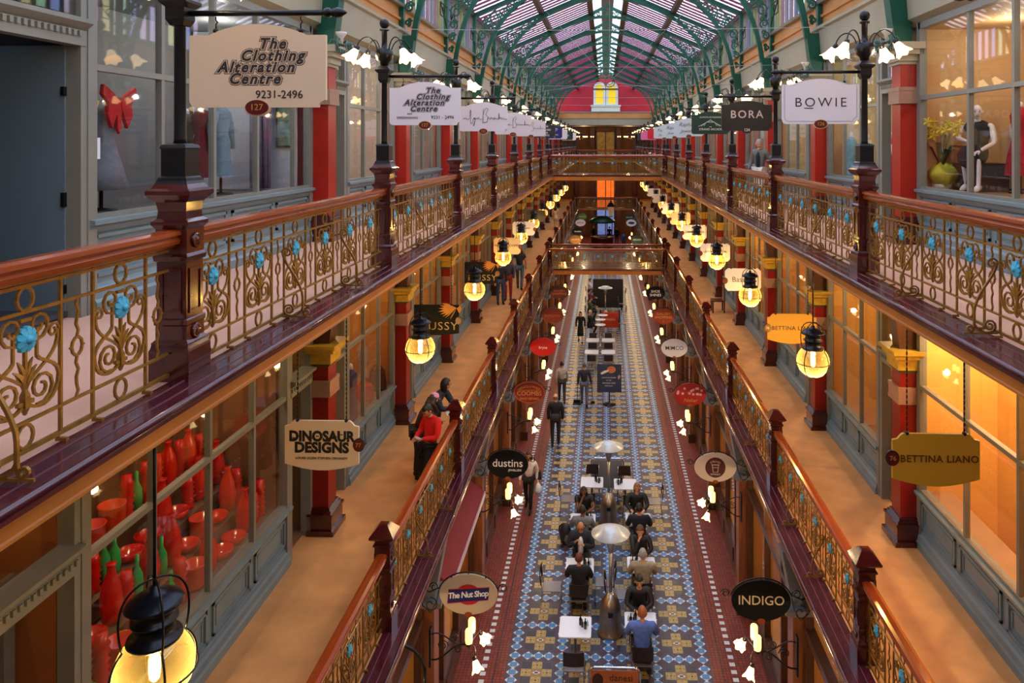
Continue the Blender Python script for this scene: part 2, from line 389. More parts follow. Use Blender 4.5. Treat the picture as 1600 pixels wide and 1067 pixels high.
# twin arched window in the gable
wn = empty('window_20', (CX, YE, 13.62), 0, 'white twin arched window with yellow panes in the far red gable', 'window', None, 'structure')
fw = MB(); pw = MB(); wt = M('white_stone', (214,222,208), .6, 0, .06, 3)
fw.box(-1.42, 1.42, -.22, 0, 0, .5); fw.box(-1.5, 1.5, -.3, 0, .5, .66)
for sx in (-1,1):
    ac = sx*.62; out = [(ac-.6,.66),(ac-.6,2.3)]+[(ac+.6*math.cos(PI-PI*i/10), 2.3+.66*math.sin(PI*i/10)) for i in range(11)]+[(ac+.6,.66)]
    inn = [(ac-.36,.8),(ac-.36,2.25)]+[(ac+.36*math.cos(PI-PI*i/10), 2.25+.46*math.sin(PI*i/10)) for i in range(11)]+[(ac+.36,.8)]
    n = len(out)
    vs = [(a,-.14,b) for a,b in out]+[(a,-.14,b) for a,b in inn]+[(a,0,b) for a,b in out]+[(a,-.02,b) for a,b in inn]
    fs = [(i,(i+1)%n,(i+1)%n+n,i+n) for i in range(n)]+[(i,i+2*n,(i+1)%n+2*n,(i+1)%n) for i in range(n)]+[(i+n,(i+1)%n+n,(i+1)%n+3*n,i+3*n) for i in range(n)]
    fw.add(vs, fs, 0)
    fw.box(ac-.62, ac+.62, -.17, 0, 2.16, 2.3, 1)
    pw.prism(inn, -.03, -.012, 0)
fw.build('frame', [wt, M('dark_impost', (52,54,46), .6)], wn)
yellow_lit = M('yellow_lit_pane', (226,196,40), .3, emit=.55, ecol=(230,190,30))
pw.build('pane', yellow_lit, wn)
# ---------------------------------------------------------------- balustrades
def unit_curves(mb, y0, wd):
    """one repeat of the ironwork from y0, width wd; grille plane x=0; heights from the deck"""
    ZB, Z1, Z2, ZT = .05, .19, .735, .865
    b = .0085
    cm = wd*.66/2                                  # half width of the medallion panel
    yc = y0 + cm
    X = 0
    def t(p2, r=b, n=4): mb.tube([(X, yc+a, z) for a, z in p2], r, n)
    for s in (-1, 1):
        t([(s*cm, ZB), (s*cm, ZT+.03)], .0115)
        m = lambda pts: [(s*a, z) for a, z in pts]
        # big lower C scroll
        t(m(bez((.02,.27),(.10,.21),(cm-.015,.24),(cm-.012,.37),8) + bez((cm-.012,.37),(cm-.02,.45),(.09,.46),(.075,.50),6)[1:]), .0105)
        t(m(spiral(.105,.335,.088,.02,-PI*.62,1.55,16)), .0095)
        # stem branch rising to the upper scroll
        t(m(bez((.075,.50),(.075,.56),(.075,.58),(.075,.64),4)), .009)
        t(m(bez((.03,.385),(.10,.45),(cm-.01,.47),(cm-.022,.60),8)), .009)
        t(m(spiral(.085,.655,.085,.018,-PI*.95,1.5,15)), .0095)
        t(m(spiral(cm-.05,.60,.042,.012,0,1.2,9)), .008)
        # leaves
        t(m(bez((.0,.33),(.01,.40),(.03,.43),(.075,.455),6)), [.006,.012,.016,.017,.014,.009,.004])
        t(m(bez((.0,.36),(.01,.44),(.025,.47),(.05,.5),6)), [.006,.01,.013,.013,.011,.008,.003])
    t([(0,.23),(0,.60)], .011); t([(-.05,.285),(.05,.285)], .014); t([(-.035,.695),(.035,.695)], .012)
    t([(0,.225),(0,.26),(0,.32),(0,.36)], [.006,.022,.024,.008])
    for zc in ((ZB+Z1)/2, (Z2+ZT)/2):
        mb.tube([(X, yc+.052*math.cos(a*PI/6), zc+.058*math.sin(a*PI/6)) for a in range(12)], .0095, 4, closed=True)
    ys = y0 + 2*cm + (wd-2*cm)/2                   # wavy strand with a ring
    mb.tube([(X, ys+.010*math.sin(z*60), z) for z in [Z1+(.42-Z1)*i/6 for i in range(7)]], .0085, 4)
    mb.tube([(X, ys+.010*math.sin(z*60), z) for z in [.52+(Z2-.52)*i/6 for i in range(7)]], .0085, 4)
    mb.tube([(X, ys+.04*math.cos(a*PI/5), .47+.05*math.sin(a*PI/5)) for a in range(10)], .009, 4, closed=True)
    mb.tube([(X, ys-.055, .47), (X, ys-.04, .47)], .007, 4); mb.tube([(X, ys+.04, .47), (X, ys+.055, .47)], .007, 4)
def rosette_mb():
    mb = MB(); n = 9
    for k in range(n):
        a = 2*PI*k/n; d = Vector((0, math.cos(a), math.sin(a))); e = Vector((0,-math.sin(a),math.cos(a)))
        p = [Vector((.012,0,0)), d*.02+e*.012+Vector((.026,0,0)), d*.058+e*.016+Vector((.016,0,0)), d*.066+Vector((.012,0,0)), d*.058-e*.016+Vector((.016,0,0)), d*.02-e*.012+Vector((.026,0,0))]
        q = [x-Vector((.022,0,0)) for x in p]
        mb.add(p+q, [(0,1,2,3,4,5)]+[(i,i+6,(i+1)%6+6,(i+1)%6) for i in range(6)], 0)
    mb.x = Matrix.Translation((.02,0,0)); mb.ball((0,0,0), .024, 10)
    return mb
def bracket_mb():
    """scrolled stay from the grille down to the ledge, in the xz plane"""
    mb = MB()
    def t(p, r=.011): mb.tube([(a, 0, z) for a, z in p], r, 4)
    t([(.0,.035),(.27,.035)], .009)
    t(spiral(.225,.07,.03,.01,PI*1.5,-1.1,10)); 
    t(bez((.225,.042),(.16,.05),(.2,.16),(.18,.25),8)+bez((.18,.25),(.13,.42),(.02,.48),(.0,.62),8)[1:], .012)
    t(spiral(.045,.60,.045,.012,PI,-1.2,12))
    t(bez((.19,.12),(.15,.02),(.07,.03),(.02,.06),8)); t(spiral(.065,.095,.052,.014,PI*1.3,-1.5,14))
    return mb
ros_mesh = None
def make_balustrade(n, length, every, gap=.106):
    """origin at the start of the bay on the deck; runs +y; well on the +x side"""
    root = empty('balustrade')
    hw = gap+.036; a, b = hw, length-hw
    hr = MB(); prof = [(-.058,.905),(.058,.905),(.064,.93),(.05,.945),(.07,.965),(.066,.99),(.03,1.0),(-.03,1.0),(-.066,.99),(-.07,.965),(-.05,.945),(-.064,.93)]
    hr.prism(prof, gap, length-gap, 0)
    hr.box(-.03,.03,gap,length-gap,.885,.905, 0)
    h = hr.build('handrail', rail_w, root)
    g = MB(); wd = (b-a-.02)/n
    for z, r in ((.05,.013),(.19,.0095),(.735,.0095),(.865,.011)):
        g.tube([(0,a,z),(0,b,z)], r*1.2, 4)
    for i in range(n): unit_curves(g, a+.03+i*wd, wd)
    for i in range(n):
        for q in (0.02, .64):
            y = a+.03+i*wd+wd*q; g.box(-.008,.05,y-.012,y+.012,.012,.028); g.box(-.006,.006,y-.006,y+.006,.012,.05)
    g.build('grille', iron, root)
    global ros_mesh
    for i in range(n):
        if ros_mesh is None:
            r = rosette_mb().build('rosette', rosb, root); ros_mesh = r.data
        else:
            r = bpy.data.objects.new('rosette', ros_mesh); C.objects.link(r); r.parent = root
        r.location = (0, a+.03+i*wd+wd*.33, .60)
    me = None
    for i in range(1, n):
        if i % every == 0:
            y = a+.02+i*wd-.03
            if me is None:
                br = bracket_mb().build('bracket', iron, root); me = br.data
            else:
                br = bpy.data.objects.new('bracket', me); C.objects.link(br); br.parent = root
            br.location = (0, y, 0)
    return root
bal = make_balustrade(6, 4.62, 2); balx = make_balustrade(8, 6.04, 9, .14)
used = {}
def place_bal(proto, loc, rz, label, sy=1):
    if proto.name not in used: used[proto.name] = 1; o = proto
    else: o = copy_tree(proto)
    o.location = loc; o.rotation_euler = (0,0,rz); o.scale = (1,sy,1)
    tag(o, label, 'balustrade', 'gilt iron balustrades of the galleries')
lvn = {ZU: 'upper', ZM: 'middle'}
for z in (ZU, ZM):
    for i in range(8):
        a = YL[i]-4.6; nm = 'nearest' if i == 0 else ORD[i]
        place_bal(bal, (LR, a, z), 0, f'gilt iron balustrade with wooden handrail, left {lvn[z]} gallery, {nm} bay from the viewer', 4.6/4.62)
        a = YR[i]; 
        place_bal(bal, (RR, a, z), PI, f'gilt iron balustrade with wooden handrail, right {lvn[z]} gallery, {nm} bay from the viewer', 4.65/4.62)
    FB = (YE-YB1)/7
    for i in range(7):
        place_bal(bal, (LR, YB1+FB*i, z), 0, f'far balustrade beyond the cross bridge, left {lvn[z]} gallery, {ORD[i]} bay past the bridge', FB/4.62)
        place_bal(bal, (RR, YB1+FB*(i+1), z), PI, f'far balustrade beyond the cross bridge, right {lvn[z]} gallery, {ORD[i]} bay past the bridge', FB/4.62)
    for y, rz, nm in ((YB0, -PI/2, 'near side of the %s cross bridge'), (YB1, PI/2, 'far side of the %s cross bridge'), (YE, -PI/2, 'far end landing of the %s level')):
        place_bal(balx, (LR if rz < 0 else RR, y, z), rz, 'gilt balustrade spanning the well on the ' + nm % lvn[z])
# the wells' rails turn: +x local side faces the well; for rz=-90 the bay runs +x and its brackets point to -y
for o in list(C.objects):
    if o.name.startswith('balustrade') and abs(o.rotation_euler.z+PI/2) < 1e-4: o.rotation_euler.z = PI/2*-1
# ---------------------------------------------------------------- newels and lamp posts
def newel_lower(root, top):
    mb = MB()
    mb.stack([(.27,0),(.27,.2),(.255,.215),(.245,.24),(.25,.25),(.21,.27),(.21,.36),(.225,.37),(.225,.4),(.2,.41),(.2,.78),(.225,.79),(.235,.82),(.21,.84),(.21,1.0)])
    for dx, dy in ((1,0),(-1,0),(0,1),(0,-1)):
        if dx: 
            mb.box(dx*.1,dx*.108,-.07,.07,.44,.46); mb.box(dx*.1,dx*.108,-.07,.07,.72,.74); mb.box(dx*.1,dx*.108,-.07,-.055,.46,.72); mb.box(dx*.1,dx*.108,.055,.07,.46,.72)
        else:
            mb.box(-.07,.07,dy*.1,dy*.108,.44,.46); mb.box(-.07,.07,dy*.1,dy*.108,.72,.74); mb.box(-.07,-.055,dy*.1,dy*.108,.46,.72); mb.box(.055,.07,dy*.1,dy*.108,.46,.72)
        for z in (.31,.92) if dx else ():          # turned roundels
            R = Matrix.Translation((dx*.105,dy*.105,z)) @ Matrix.Rotation(PI/2, 4, 'Y' if dx else 'X')
            mb.x = R; mb.lathe([(.05,-.012),(.05,.012),(.038,.016),(.03,.008),(.018,.02),(.005,.024)], 12); mb.lathe([(.05,.012),(.05,-.012),(.038,-.016),(.03,-.008),(.018,-.02),(.005,-.024)], 12); mb.x = Matrix.Identity(4)
    mb.stack(top)
    return mb.build('newel', maroon, root)
def make_newel():
    root = empty('newel_post')
    newel_lower(root, [(.21,1.0),(.2,1.02),(.2,1.07),(.235,1.09),(.235,1.11),(.2,1.125),(.19,1.15),(.3,1.19),(.32,1.205),(.32,1.22),(.14,1.33),(.1,1.345),(.0,1.35)])
    return root
shade_m = M('frosted_glass_shade', (255,226,170), .4, emit=2.6, ecol=(255,222,160))
def shade_mb():
    """tulip shade with a frilled lip, opening along +z"""
    mb = MB(); n = 24; prof = [(.018,0),(.04,.02),(.052,.06),(.062,.1),(.085,.145),(.1,.165)]
    vs = []; fs = []
    for j, (r, z) in enumerate(prof):
        for k in range(n):
            fr = max(0, (j-2)/3); a = 2*PI*k/n
            rr = r*(1+.1*fr*math.cos(a*6)); vs.append((rr*math.cos(a), rr*math.sin(a), z+.012*fr*math.cos(a*6)))
    for j in range(len(prof)-1):
        for k in range(n): fs.append((j*n+k, j*n+(k+1)%n, (j+1)*n+(k+1)%n, (j+1)*n+k))
    mb.add(vs, fs, 0, True); return mb
shade_me = None; cap_me = None
def add_shade(parent, loc, dirv, sc=1.0):
    global shade_me, cap_me
    q = Vector(dirv).to_track_quat('Z', 'Y')
    if shade_me is None:
        o = shade_mb().build('lamp_shade', shade_m, parent); shade_me = o.data
        c = MB(); c.lathe([(.01,-.05),(.03,-.035),(.034,0),(.03,.018),(.02,.02)], 10); c = c.build('shade_cap', black, o); cap_me = c.data
    else:
        o = bpy.data.objects.new('lamp_shade', shade_me); C.objects.link(o); o.parent = parent
        c = bpy.data.objects.new('shade_cap', cap_me); C.objects.link(c); c.parent = o
    o.location = loc; o.rotation_mode = 'QUATERNION'; o.rotation_quaternion = q; o.scale = (sc,sc,sc)
    return o
def make_lamp_post():
    """newel that carries an iron column, four tulip lamps and an arm (+x) for a sign; heights above the deck"""
    root = empty('lamp_post')
    newel_lower(root, [(.21,1.0),(.25,1.03),(.25,1.05),(.2,1.07),(.19,1.12),(.21,1.18),(.3,1.23),(.3,1.255),(.25,1.27),(.22,1.3)])
    p = MB()
    p.stack([(.22,1.3),(.2,1.32),(.19,1.34),(.165,1.35),(.165,1.53),(.18,1.54),(.16,1.56),(.1,1.57)])
    p.lathe([(.042,1.57),(.038,1.6),(.036,2.38),(.045,2.4)], 12)
    p.stack([(.09,2.36),(.13,2.4),(.13,2.48),(.19,2.51),(.19,2.53),(.15,2.55),(.06,2.6)])
    p.lathe([(.05,2.58),(.06,2.62),(.1,2.66),(.118,2.72),(.11,2.78),(.07,2.81),(.04,2.82),(.036,2.86),(.036,3.03),(.06,3.04),(.06,3.06),(.03,3.07)], 14)
    p.ball((0,0,3.13), .065, 12)
    p.build('lamp_column', black, root)
    arm = MB(); arm.tube([(.05,0,2.445),(1.06,0,2.445)], .02, 8)
    arm.x = Matrix.Translation((1.06,0,2.445)) @ Matrix.Rotation(PI/2,4,'Y'); arm.lathe([(.02,-.08),(.034,-.06),(.034,-.04),(.022,-.03),(.036,.01),(.03,.04),(.008,.075),(.001,.08)], 10); arm.x = Matrix.Identity(4)
    arm.build('sign_arm', black, root)
    for sx, sy in ((1,.75),(1,-.75),(-1,.75),(-1,-.75)):
        d = Vector((sx,sy,0)).normalized()
        br = MB(); pts = bez((.09,0,2.76),(.12,0,2.98),(.3,0,3.0),(.36,0,2.80),10)
        br.tube([(d.x*a, d.y*a, z) for a, _, z in pts], .0085, 6); br = br.build('lamp_arm', black, root)
        add_shade(root, (d.x*.365, d.y*.365, 2.775), (d.x*.55, d.y*.55, -.8))
    li = bpy.data.lights.new('lamp_glow', 'POINT'); li.energy = 22; li.color = (1,.76,.48); li.shadow_soft_size = .04
    lo = bpy.data.objects.new('lamp_glow', li); C.objects.link(lo); lo.parent = root; lo.location = (-.2,0,2.66)
    return root
lp = make_lamp_post(); nw = make_newel(); usedn = set()
def put(proto, loc, rz, label, cat, group, sc=None):
    if proto.name in usedn: o = copy_tree(proto)
    else: usedn.add(proto.name); o = proto
    o.location = loc; o.rotation_euler = (0,0,rz); tag(o, label, cat, group)
    return o
for i in range(8):
    for s, X, Y in (('left', LR, YL[i]), ('right', RR, YR[i])):
        rz = 0 if s == 'left' else PI
        put(lp, (X, Y, ZU), rz, f'black lamp post with four tulip lamps, {s} upper rail, {ORD[i]} from the viewer', 'lamp post', 'lamp posts of the upper gallery')
        put(nw, (X, Y, ZM), rz, f'maroon newel post with pyramid cap on the {s} middle rail, {ORD[i]} from the viewer', 'newel post', 'newel posts of the middle gallery')
FB = (YE-YB1)/7
for i in range(8):
    for s, X in (('left', LR), ('right', RR)):
        rz = 0 if s == 'left' else PI; y = YB1+FB*i
        put(lp, (X, y, ZU), rz, f'far lamp post beyond the bridge on the {s} upper rail, {ORD[i]} past the bridge', 'lamp post', 'lamp posts of the upper gallery')
        put(nw, (X, y, ZM), rz, f'far newel post beyond the bridge on the {s} middle rail, {ORD[i]} past the bridge', 'newel post', 'newel posts of the middle gallery')
# ---------------------------------------------------------------- roof trusses
def make_truss():
    """one iron truss at y=0: consoles, posts, arched rib, rafters and scrollwork"""
    root = empty('roof_truss')
    fr = MB(); sw = MB()
    def bar(p, w=.05, d=.09, mb=fr):                # flat bar in the xz plane
        P = [Vector((a,0,z)) for a, z in p]; vs = []
        for i, q in enumerate(P):
            t = (P[min(i+1,len(P)-1)]-P[max(i-1,0)]).normalized(); nn = Vector((-t.z,0,t.x))*w
            vs += [q+nn+Vector((0,-d,0)), q-nn+Vector((0,-d,0)), q-nn+Vector((0,d,0)), q+nn+Vector((0,d,0))]
        fs = []
        for i in range(len(P)-1):
            for k in range(4): fs.append((i*4+k,(i+1)*4+k,(i+1)*4+(k+1)%4,i*4+(k+1)%4))
        fs += [(0,1,2,3), tuple(range(len(P)*4-4,len(P)*4))]
        mb.add(vs, fs, 0)
    bar([(LW+.1,EZ-.08),(CX-RX,RZ-.1),(CX,RZ+.3),(CX+RX,RZ-.1),(RW-.1,EZ-.08)], .075, .05)
    half = bez((0,0),(.25,2.0),(1.1,3.0),(3.1,3.72),14)+bez((3.1,3.72),(3.7,3.93),(4.2,3.98),(4.62,3.98),6)[1:]
    rib = [(LW+.42+a, 12.75+b*.945) for a, b in half]; rb2 = [(RW-.42-a, 12.75+b*.945) for a, b in half]
    bar(rib+rb2[::-1][1:], .062, .06)
    for s, W in ((1,LW),(-1,RW)):
        fr.prism([(W+s*.1,12.0),(W+s*.34,12.0),(W+s*.4,12.3),(W+s*.47,12.85),(W+s*.1,12.85)], -.12, .12)   # console
        bar([(W+s*.16,12.8),(W+s*.16,EZ)], .05, .08)
        bar([(W+s*.16,EZ-.1),(W+s*.95,15.28)], .03, .04)
        def sc(cx, cz, r, a0, tr): sw.tube([(a,0,z) for a,z in spiral(cx,cz,r,r*.2,a0,tr,12)], .03, 4)
        for k, (dx, z, r) in enumerate(((.29,13.15,.08),(.33,13.5,.11),(.37,13.85,.14),(.44,14.25,.18),(.55,14.62,.22))):
            sc(W+s*dx, z, r, PI/2 if k % 2 else -PI/2, s*1.4); sc(W+s*(dx+.05), z+r*.9, r*.6, 0, -s*1.3)
        for k in range(14):                          # spandrel between rib and rafter
            t = .1+k*.095; xw = .7+k*.24
            zr = EZ+.42*xw*.985-.16
            i = min(range(len(half)), key=lambda q: abs(.42+half[q][0]-xw)); zb = 12.75+half[i][1]*.945+.06
            r = max(.04, min(.26, (zr-zb)*.48)); cz = (zr+zb)/2
            if zr-zb > .1: sc(W+s*xw, cz, r, PI*.5*k, s*1.5); sc(W+s*(xw+.17), cz+r*.2, r*.6, -PI*.5*k, -s*1.4)
        sw.tube([(W+s*.5,0,14.5),(W+s*.72,0,15.0),(W+s*.95,0,15.2)], .02, 4)
        sw.build('scrollwork', dkgreen, root); sw = MB()
        for q in (-1,1):
            x = W+s*.2; sw.tube([(x,q*.05,14.35),(x,q*.95,14.35),(x,q*.95,14.0),(x,q*.05,14.0)], .018, 4); sw.tube([(x,q*.05,13.75),(x,q*.95,14.35)], .016, 4); sw.tube([(x,q*(.5+a),14.17+b) for a,b in spiral(0,0,.15,.03,0,1.3,10)], .014, 4)
        sw.build('tie_bracket', black, root); sw = MB()
        for k in range(3): sc(CX-s*(.15+.27*k), RZ-.02-.05*k, .15-.02*k, PI*.5*k, 1.5*s)
        sw.tube([(a,0,z) for a,z in bez((CX-s*.75,16.55),(CX-s*.5,16.9),(CX-s*.25,16.95),(CX,16.75),8)], .02, 4)
        sw.build('ridge_scroll', dkgreen, root); sw = MB()
    fr.build('truss_frame', dkgreen, root)
    return root
tr = make_truss()
for k, y in enumerate(YP):
    if k in (0, len(YP)-1): continue
    put(tr, (0, y, 0), 0, f'dark green scrolled iron roof truss, {ORD[k-1]} from the viewer', 'roof truss', 'green roof trusses')
# ---------------------------------------------------------------- shopfronts of the two gallery levels
win_n = [30]; door_n = [0]
def shop_window(side, lev, y0, y1, mull, label, riser=True, top=None, tz=None, ztop=None, wcol=None):
    s = -1 if side == 'left' else 1; W = LW if s < 0 else RW
    z = ZU if lev == 'upper' else ZM; ztop = ztop or (12.29 if lev == 'upper' else ZU-.17)
    tz = tz or (z+2.28 if lev == 'upper' else z+2.5); sill = z+.86
    win_n[0] += 1
    root = empty(f'window_{win_n[0]}', (W, y0, z), 0, label, 'shop window', None, 'structure')
    X = lambda d: -s*d                             # d towards the well
    L = y1-y0; zt = ztop-z; st = .86
    r = MB()
    r.box(X(0), X(-.1), 0, L, 0, st-.05)
    r.prism([(X(0),0),(X(.09),0),(X(.09),.1),(X(.07),.13),(X(.06),.2),(X(.03),.23),(X(.02),.26),(X(0),.27)], 0, L)
    r.prism([(X(-.1),st-.02),(X(.02),st-.12),(X(.06),st-.07),(X(.06),st-.05),(X(.1),st-.04),(X(.1),st),(X(-.1),st+.03)], -.04, L+.04)
    n = max(1, round(L/1.15)); w = L/n
    for i in range(n):
        a, b, c, d = i*w+.07, (i+1)*w-.07, .32, st-.14
        for q in ((a,b,c,c+.035),(a,b,d-.035,d),(a,a+.035,c,d),(b-.035,b,c,d)): r.box(X(0), X(.028), *q)
        for q in ((a+.08,b-.08,c+.08,c+.095),(a+.08,b-.08,d-.095,d-.08),(a+.08,a+.095,c+.08,d-.08),(b-.095,b-.08,c+.08,d-.08)): r.box(X(0), X(.015), *q)
    r.build('stall_riser', teal, root)
    f = MB()
    for y in [0, L]: f.box(X(-.06), X(.05), y-.06, y+.06, 0 if y else 0, zt)
    for m in mull: f.box(X(-.04), X(.03), m-y0-.028, m-y0+.028, st, zt)
    f.box(X(-.04), X(.035), 0, L, tz-z-.03, tz-z+.03); f.box(X(-.06), X(.05), 0, L, zt-.1, zt); f.box(X(-.05), X(.04), 0, L, st, st+.05)
    f.build('frame', grey, root)
    g = MB(); g.box(X(-.012), X(-.004), 0, L, st+.03, zt-.08)
    g.build('glass', clear, root)
    return root
def shop_door(side, lev, y0, y1, label, open_=False, rec=.55, panelled=False):
    s = -1 if side == 'left' else 1; W = LW if s < 0 else RW
    z = ZU if lev == 'upper' else ZM; zt = (12.29 if lev == 'upper' else ZU-.17)-z
    door_n[0] += 1
    root = empty(f'door_{door_n[0]}', (W, y0, z), 0, label, 'shop door', None, 'structure')
    X = lambda d: -s*d; L = y1-y0; dh = 2.45
    f = MB()
    for y in (0, L): f.box(X(-.12), X(.04), y-.06, y+.06, 0, zt)
    f.box(X(-.08), X(.05), 0, L, dh, dh+.14); f.prism([(X(.04),dh+.14),(X(.12),dh+.2),(X(.12),dh+.24),(X(-.08),dh+.28),(X(-.08),dh+.14)], 0, L)
    for i in range(int(L/.07)): f.box(X(.04), X(.075), i*.07+.01, i*.07+.045, dh+.08, dh+.13)
    f.box(X(-.06), X(.04), 0, L, zt-.1, zt)
    f.build('frame', grey, root)
    g = MB(); g.box(X(-.02), X(-.012), .06, L-.06, dh+.28, zt-.1); g.build('transom_glass', clear, root)
    if not open_:
        d = MB(); w = L-.12
        d.box(X(-rec), X(-rec+.045), .06, .18, 0, dh); d.box(X(-rec), X(-rec+.045), L-.18, L-.06, 0, dh)
        d.box(X(-rec), X(-rec+.045), .18, L-.18, 0, .28); d.box(X(-rec), X(-rec+.045), .18, L-.18, dh-.14, dh); d.box(X(-rec), X(-rec+.045), .18, L-.18, .9, 1.02)
        d.box(X(-rec+.01), X(-rec+.03), .18, L-.18, .28, .9)
        if panelled: d.box(X(-rec+.01), X(-rec+.03), .18, L-.18, 1.02, dh-.14)
        lf = d.build('door_leaf', grey, root)
        if not panelled:
            gg = MB(); gg.box(X(-rec+.016), X(-rec+.024), .18, L-.18, 1.02, dh-.14); gg.build('door_glass', clear, lf)
        k = MB(); k.ball((X(-rec+.09), .13, 1.05), .035, 8); k.tube([(X(-rec+.04),.13,1.05),(X(-rec+.09),.13,1.05)], .012, 6); k.build('door_handle', M('brass',(190,150,70),.25,1), lf)
    else:
        d = MB(); d.box(X(-.1), X(-.95), L-.075, L-.03, .01, dh)
        lf = d.build('door_leaf', M('blue_grey_door', (104,124,136), .5), root)
        k = MB(); k.box(X(-.12), X(-.09), L-.1, L-.03, 1.0, 1.13); k.box(X(-.12), X(-.09), L-.1, L-.03, .22, .3); k.box(X(-.12), X(-.09), L-.1, L-.03, 2.0, 2.08); k.build('lock_plate', black, lf)
    return root
def make_pilaster(lev, s):
    h = (12.0-ZU) if lev == 'upper' else 3.05
    root = empty('pilaster'); X = lambda d: -s*d
    sh = MB(); sh.box(X(-.05), X(.3), -.17, .17, .42, h-.35); sh.build('shaft', red if lev == 'upper' else dred, root)
    for d in (0,):
        b = MB(); b.box(X(-.02), X(.345), -.215, .215, 2.2, 2.26); b.box(X(-.02), X(.34), -.21, .21, 2.26, 2.4); b.box(X(-.02), X(.345), -.215, .215, 2.4, 2.46)
        b.build('band', taupe, root)
    ba = MB()
    for a, q0, q1 in ((.42,0,.08),(.38,.08,.3),(.4,.3,.34),(.36,.34,.38),(.33,.38,.42)): ba.box(X(-.02), X(a), -.17-(a-.3), .17+(a-.3), q0, q1)
    ba.build('base', maroon, root)
    c = MB()
    if lev == 'upper':
        for a, q0, q1 in ((.33,h-.35,h-.3),(.36,h-.3,h-.2),(.42,h-.2,h-.12),(.47,h-.12,h-.01)): c.box(X(-.02), X(a), -.17-(a-.3), .17+(a-.3), q0, q1, 0)
        for k in range(6): c.box(X(.45), X(.5), -.3+k*.11, -.25+k*.11, h-.12, h-.06, 1)
        for q in (-1,1):
            pts = spiral(0,0,.11,.02,PI*1.5,1.3,12); c.tube([(X(.5), q*(.24+a), h+.02+b) for a,b in pts], .018, 5, 1)
            c.tube([(X(.5+.12*math.sin(k)), q*(.12+.05*k), h+.02+.05*math.sin(2*k)) for k in range(6)], .014, 5, 1)
        c.build('capital', [M('pale_capital', (176,168,140), .6), M('verdigris_leaf', (70,110,96), .6)], root)
        u = MB(); u.lathe([(.03,0),(.035,.1),(.05,.12),(.085,.17),(.09,.2),(.07,.2)], 12, (X(.52), -.2, h+.0)); u.build('uplight', M('white_bowl', (230,226,216), .4), root)
    else:
        for a, q0, q1, mi in ((.33,h-.35,h-.31,1),(.36,h-.31,h-.13,0),(.42,h-.13,h-.06,0),(.46,h-.06,h,0)): c.box(X(-.02), X(a), -.17-(a-.3), .17+(a-.3), q0, q1, mi)
        c.build('capital', [ochre, green], root)
        k = MB(); k.prism([(X(0),h),(X(.3),h),(X(.5),ZU-.18-ZM),(X(0),ZU-.18-ZM)], -.14, .14); k.build('corbel', darkwood, root)
    return root
for lev, z in (('upper', ZU), ('middle', ZM)):
    for s, side, W in ((-1,'left',LW),(1,'right',RW)):
        pp = make_pilaster(lev, s); first = True
        for k in range(1, len(YP)):
            o = pp if first else copy_tree(pp)
            first = False
            o.location = (W, YP[k], z)
            tag(o, f'{"bright red" if lev=="upper" else "deep red"} square pilaster with taupe band on the {side} {lev} shopfront, {ORD[k-1]} from the viewer', 'pilaster', f'red pilasters')
            o['kind'] = 'structure'
            if k < len(YP)-1:
                a, b = YP[k], YP[k+1]
                shop_door(side, lev, a+.25, a+1.35, f'glazed shop door past the {ORD[k-1]} pilaster on the {side} {lev} gallery')
                m0 = a+1.47; m1 = b-.24; w = (m1-m0)/3
                shop_window(side, lev, m0, m1, [m0+w, m0+2*w], f'shop window past the {ORD[k-1]} pilaster on the {side} {lev} gallery')
# near fronts
shop_window('left','upper', 6.58, 11.62, [7.69,8.74,9.85,11.05], 'wide upper left shop window between the dark doorway and first red pilaster')
shop_door('left','upper', 4.9, 6.5, 'open dark doorway at the left edge of the upper gallery', True)
shop_window('right','upper', 5.2, 11.62, [6.6,7.8,9.0,10.1], 'wide upper right shop window with seated mannequin before first red pilaster')
shop_window('left','middle', 6.5, 10.78, [7.55,8.65,9.75], 'middle left shop window full of red and green wares')
shop_door('left','middle', 10.86, 11.66, 'narrow grey panelled door beside the window of red wares', False, .35, True)
shop_door('left','middle', 5.0, 6.42, 'shop door in shadow at the lower left edge')
shop_window('right','middle', 5.6, 11.62, [6.6,7.7,8.9,10.2], 'middle right shop window glowing yellow before the first pilaster')
for s, side, W in ((-1,'left',LW),(1,'right',RW)):
    for lev, z, zt in (('upper',ZU,12.3),('middle',ZM,ZU-.17)):
        q = MB(); q.box(W, W+s*.15, -7, 4.9 if s < 0 else 5.2, z, zt); struct(q, f'wall_{side}_{lev}_near', grey, f'plain {side} {lev} wall beside the viewer', 'wall')
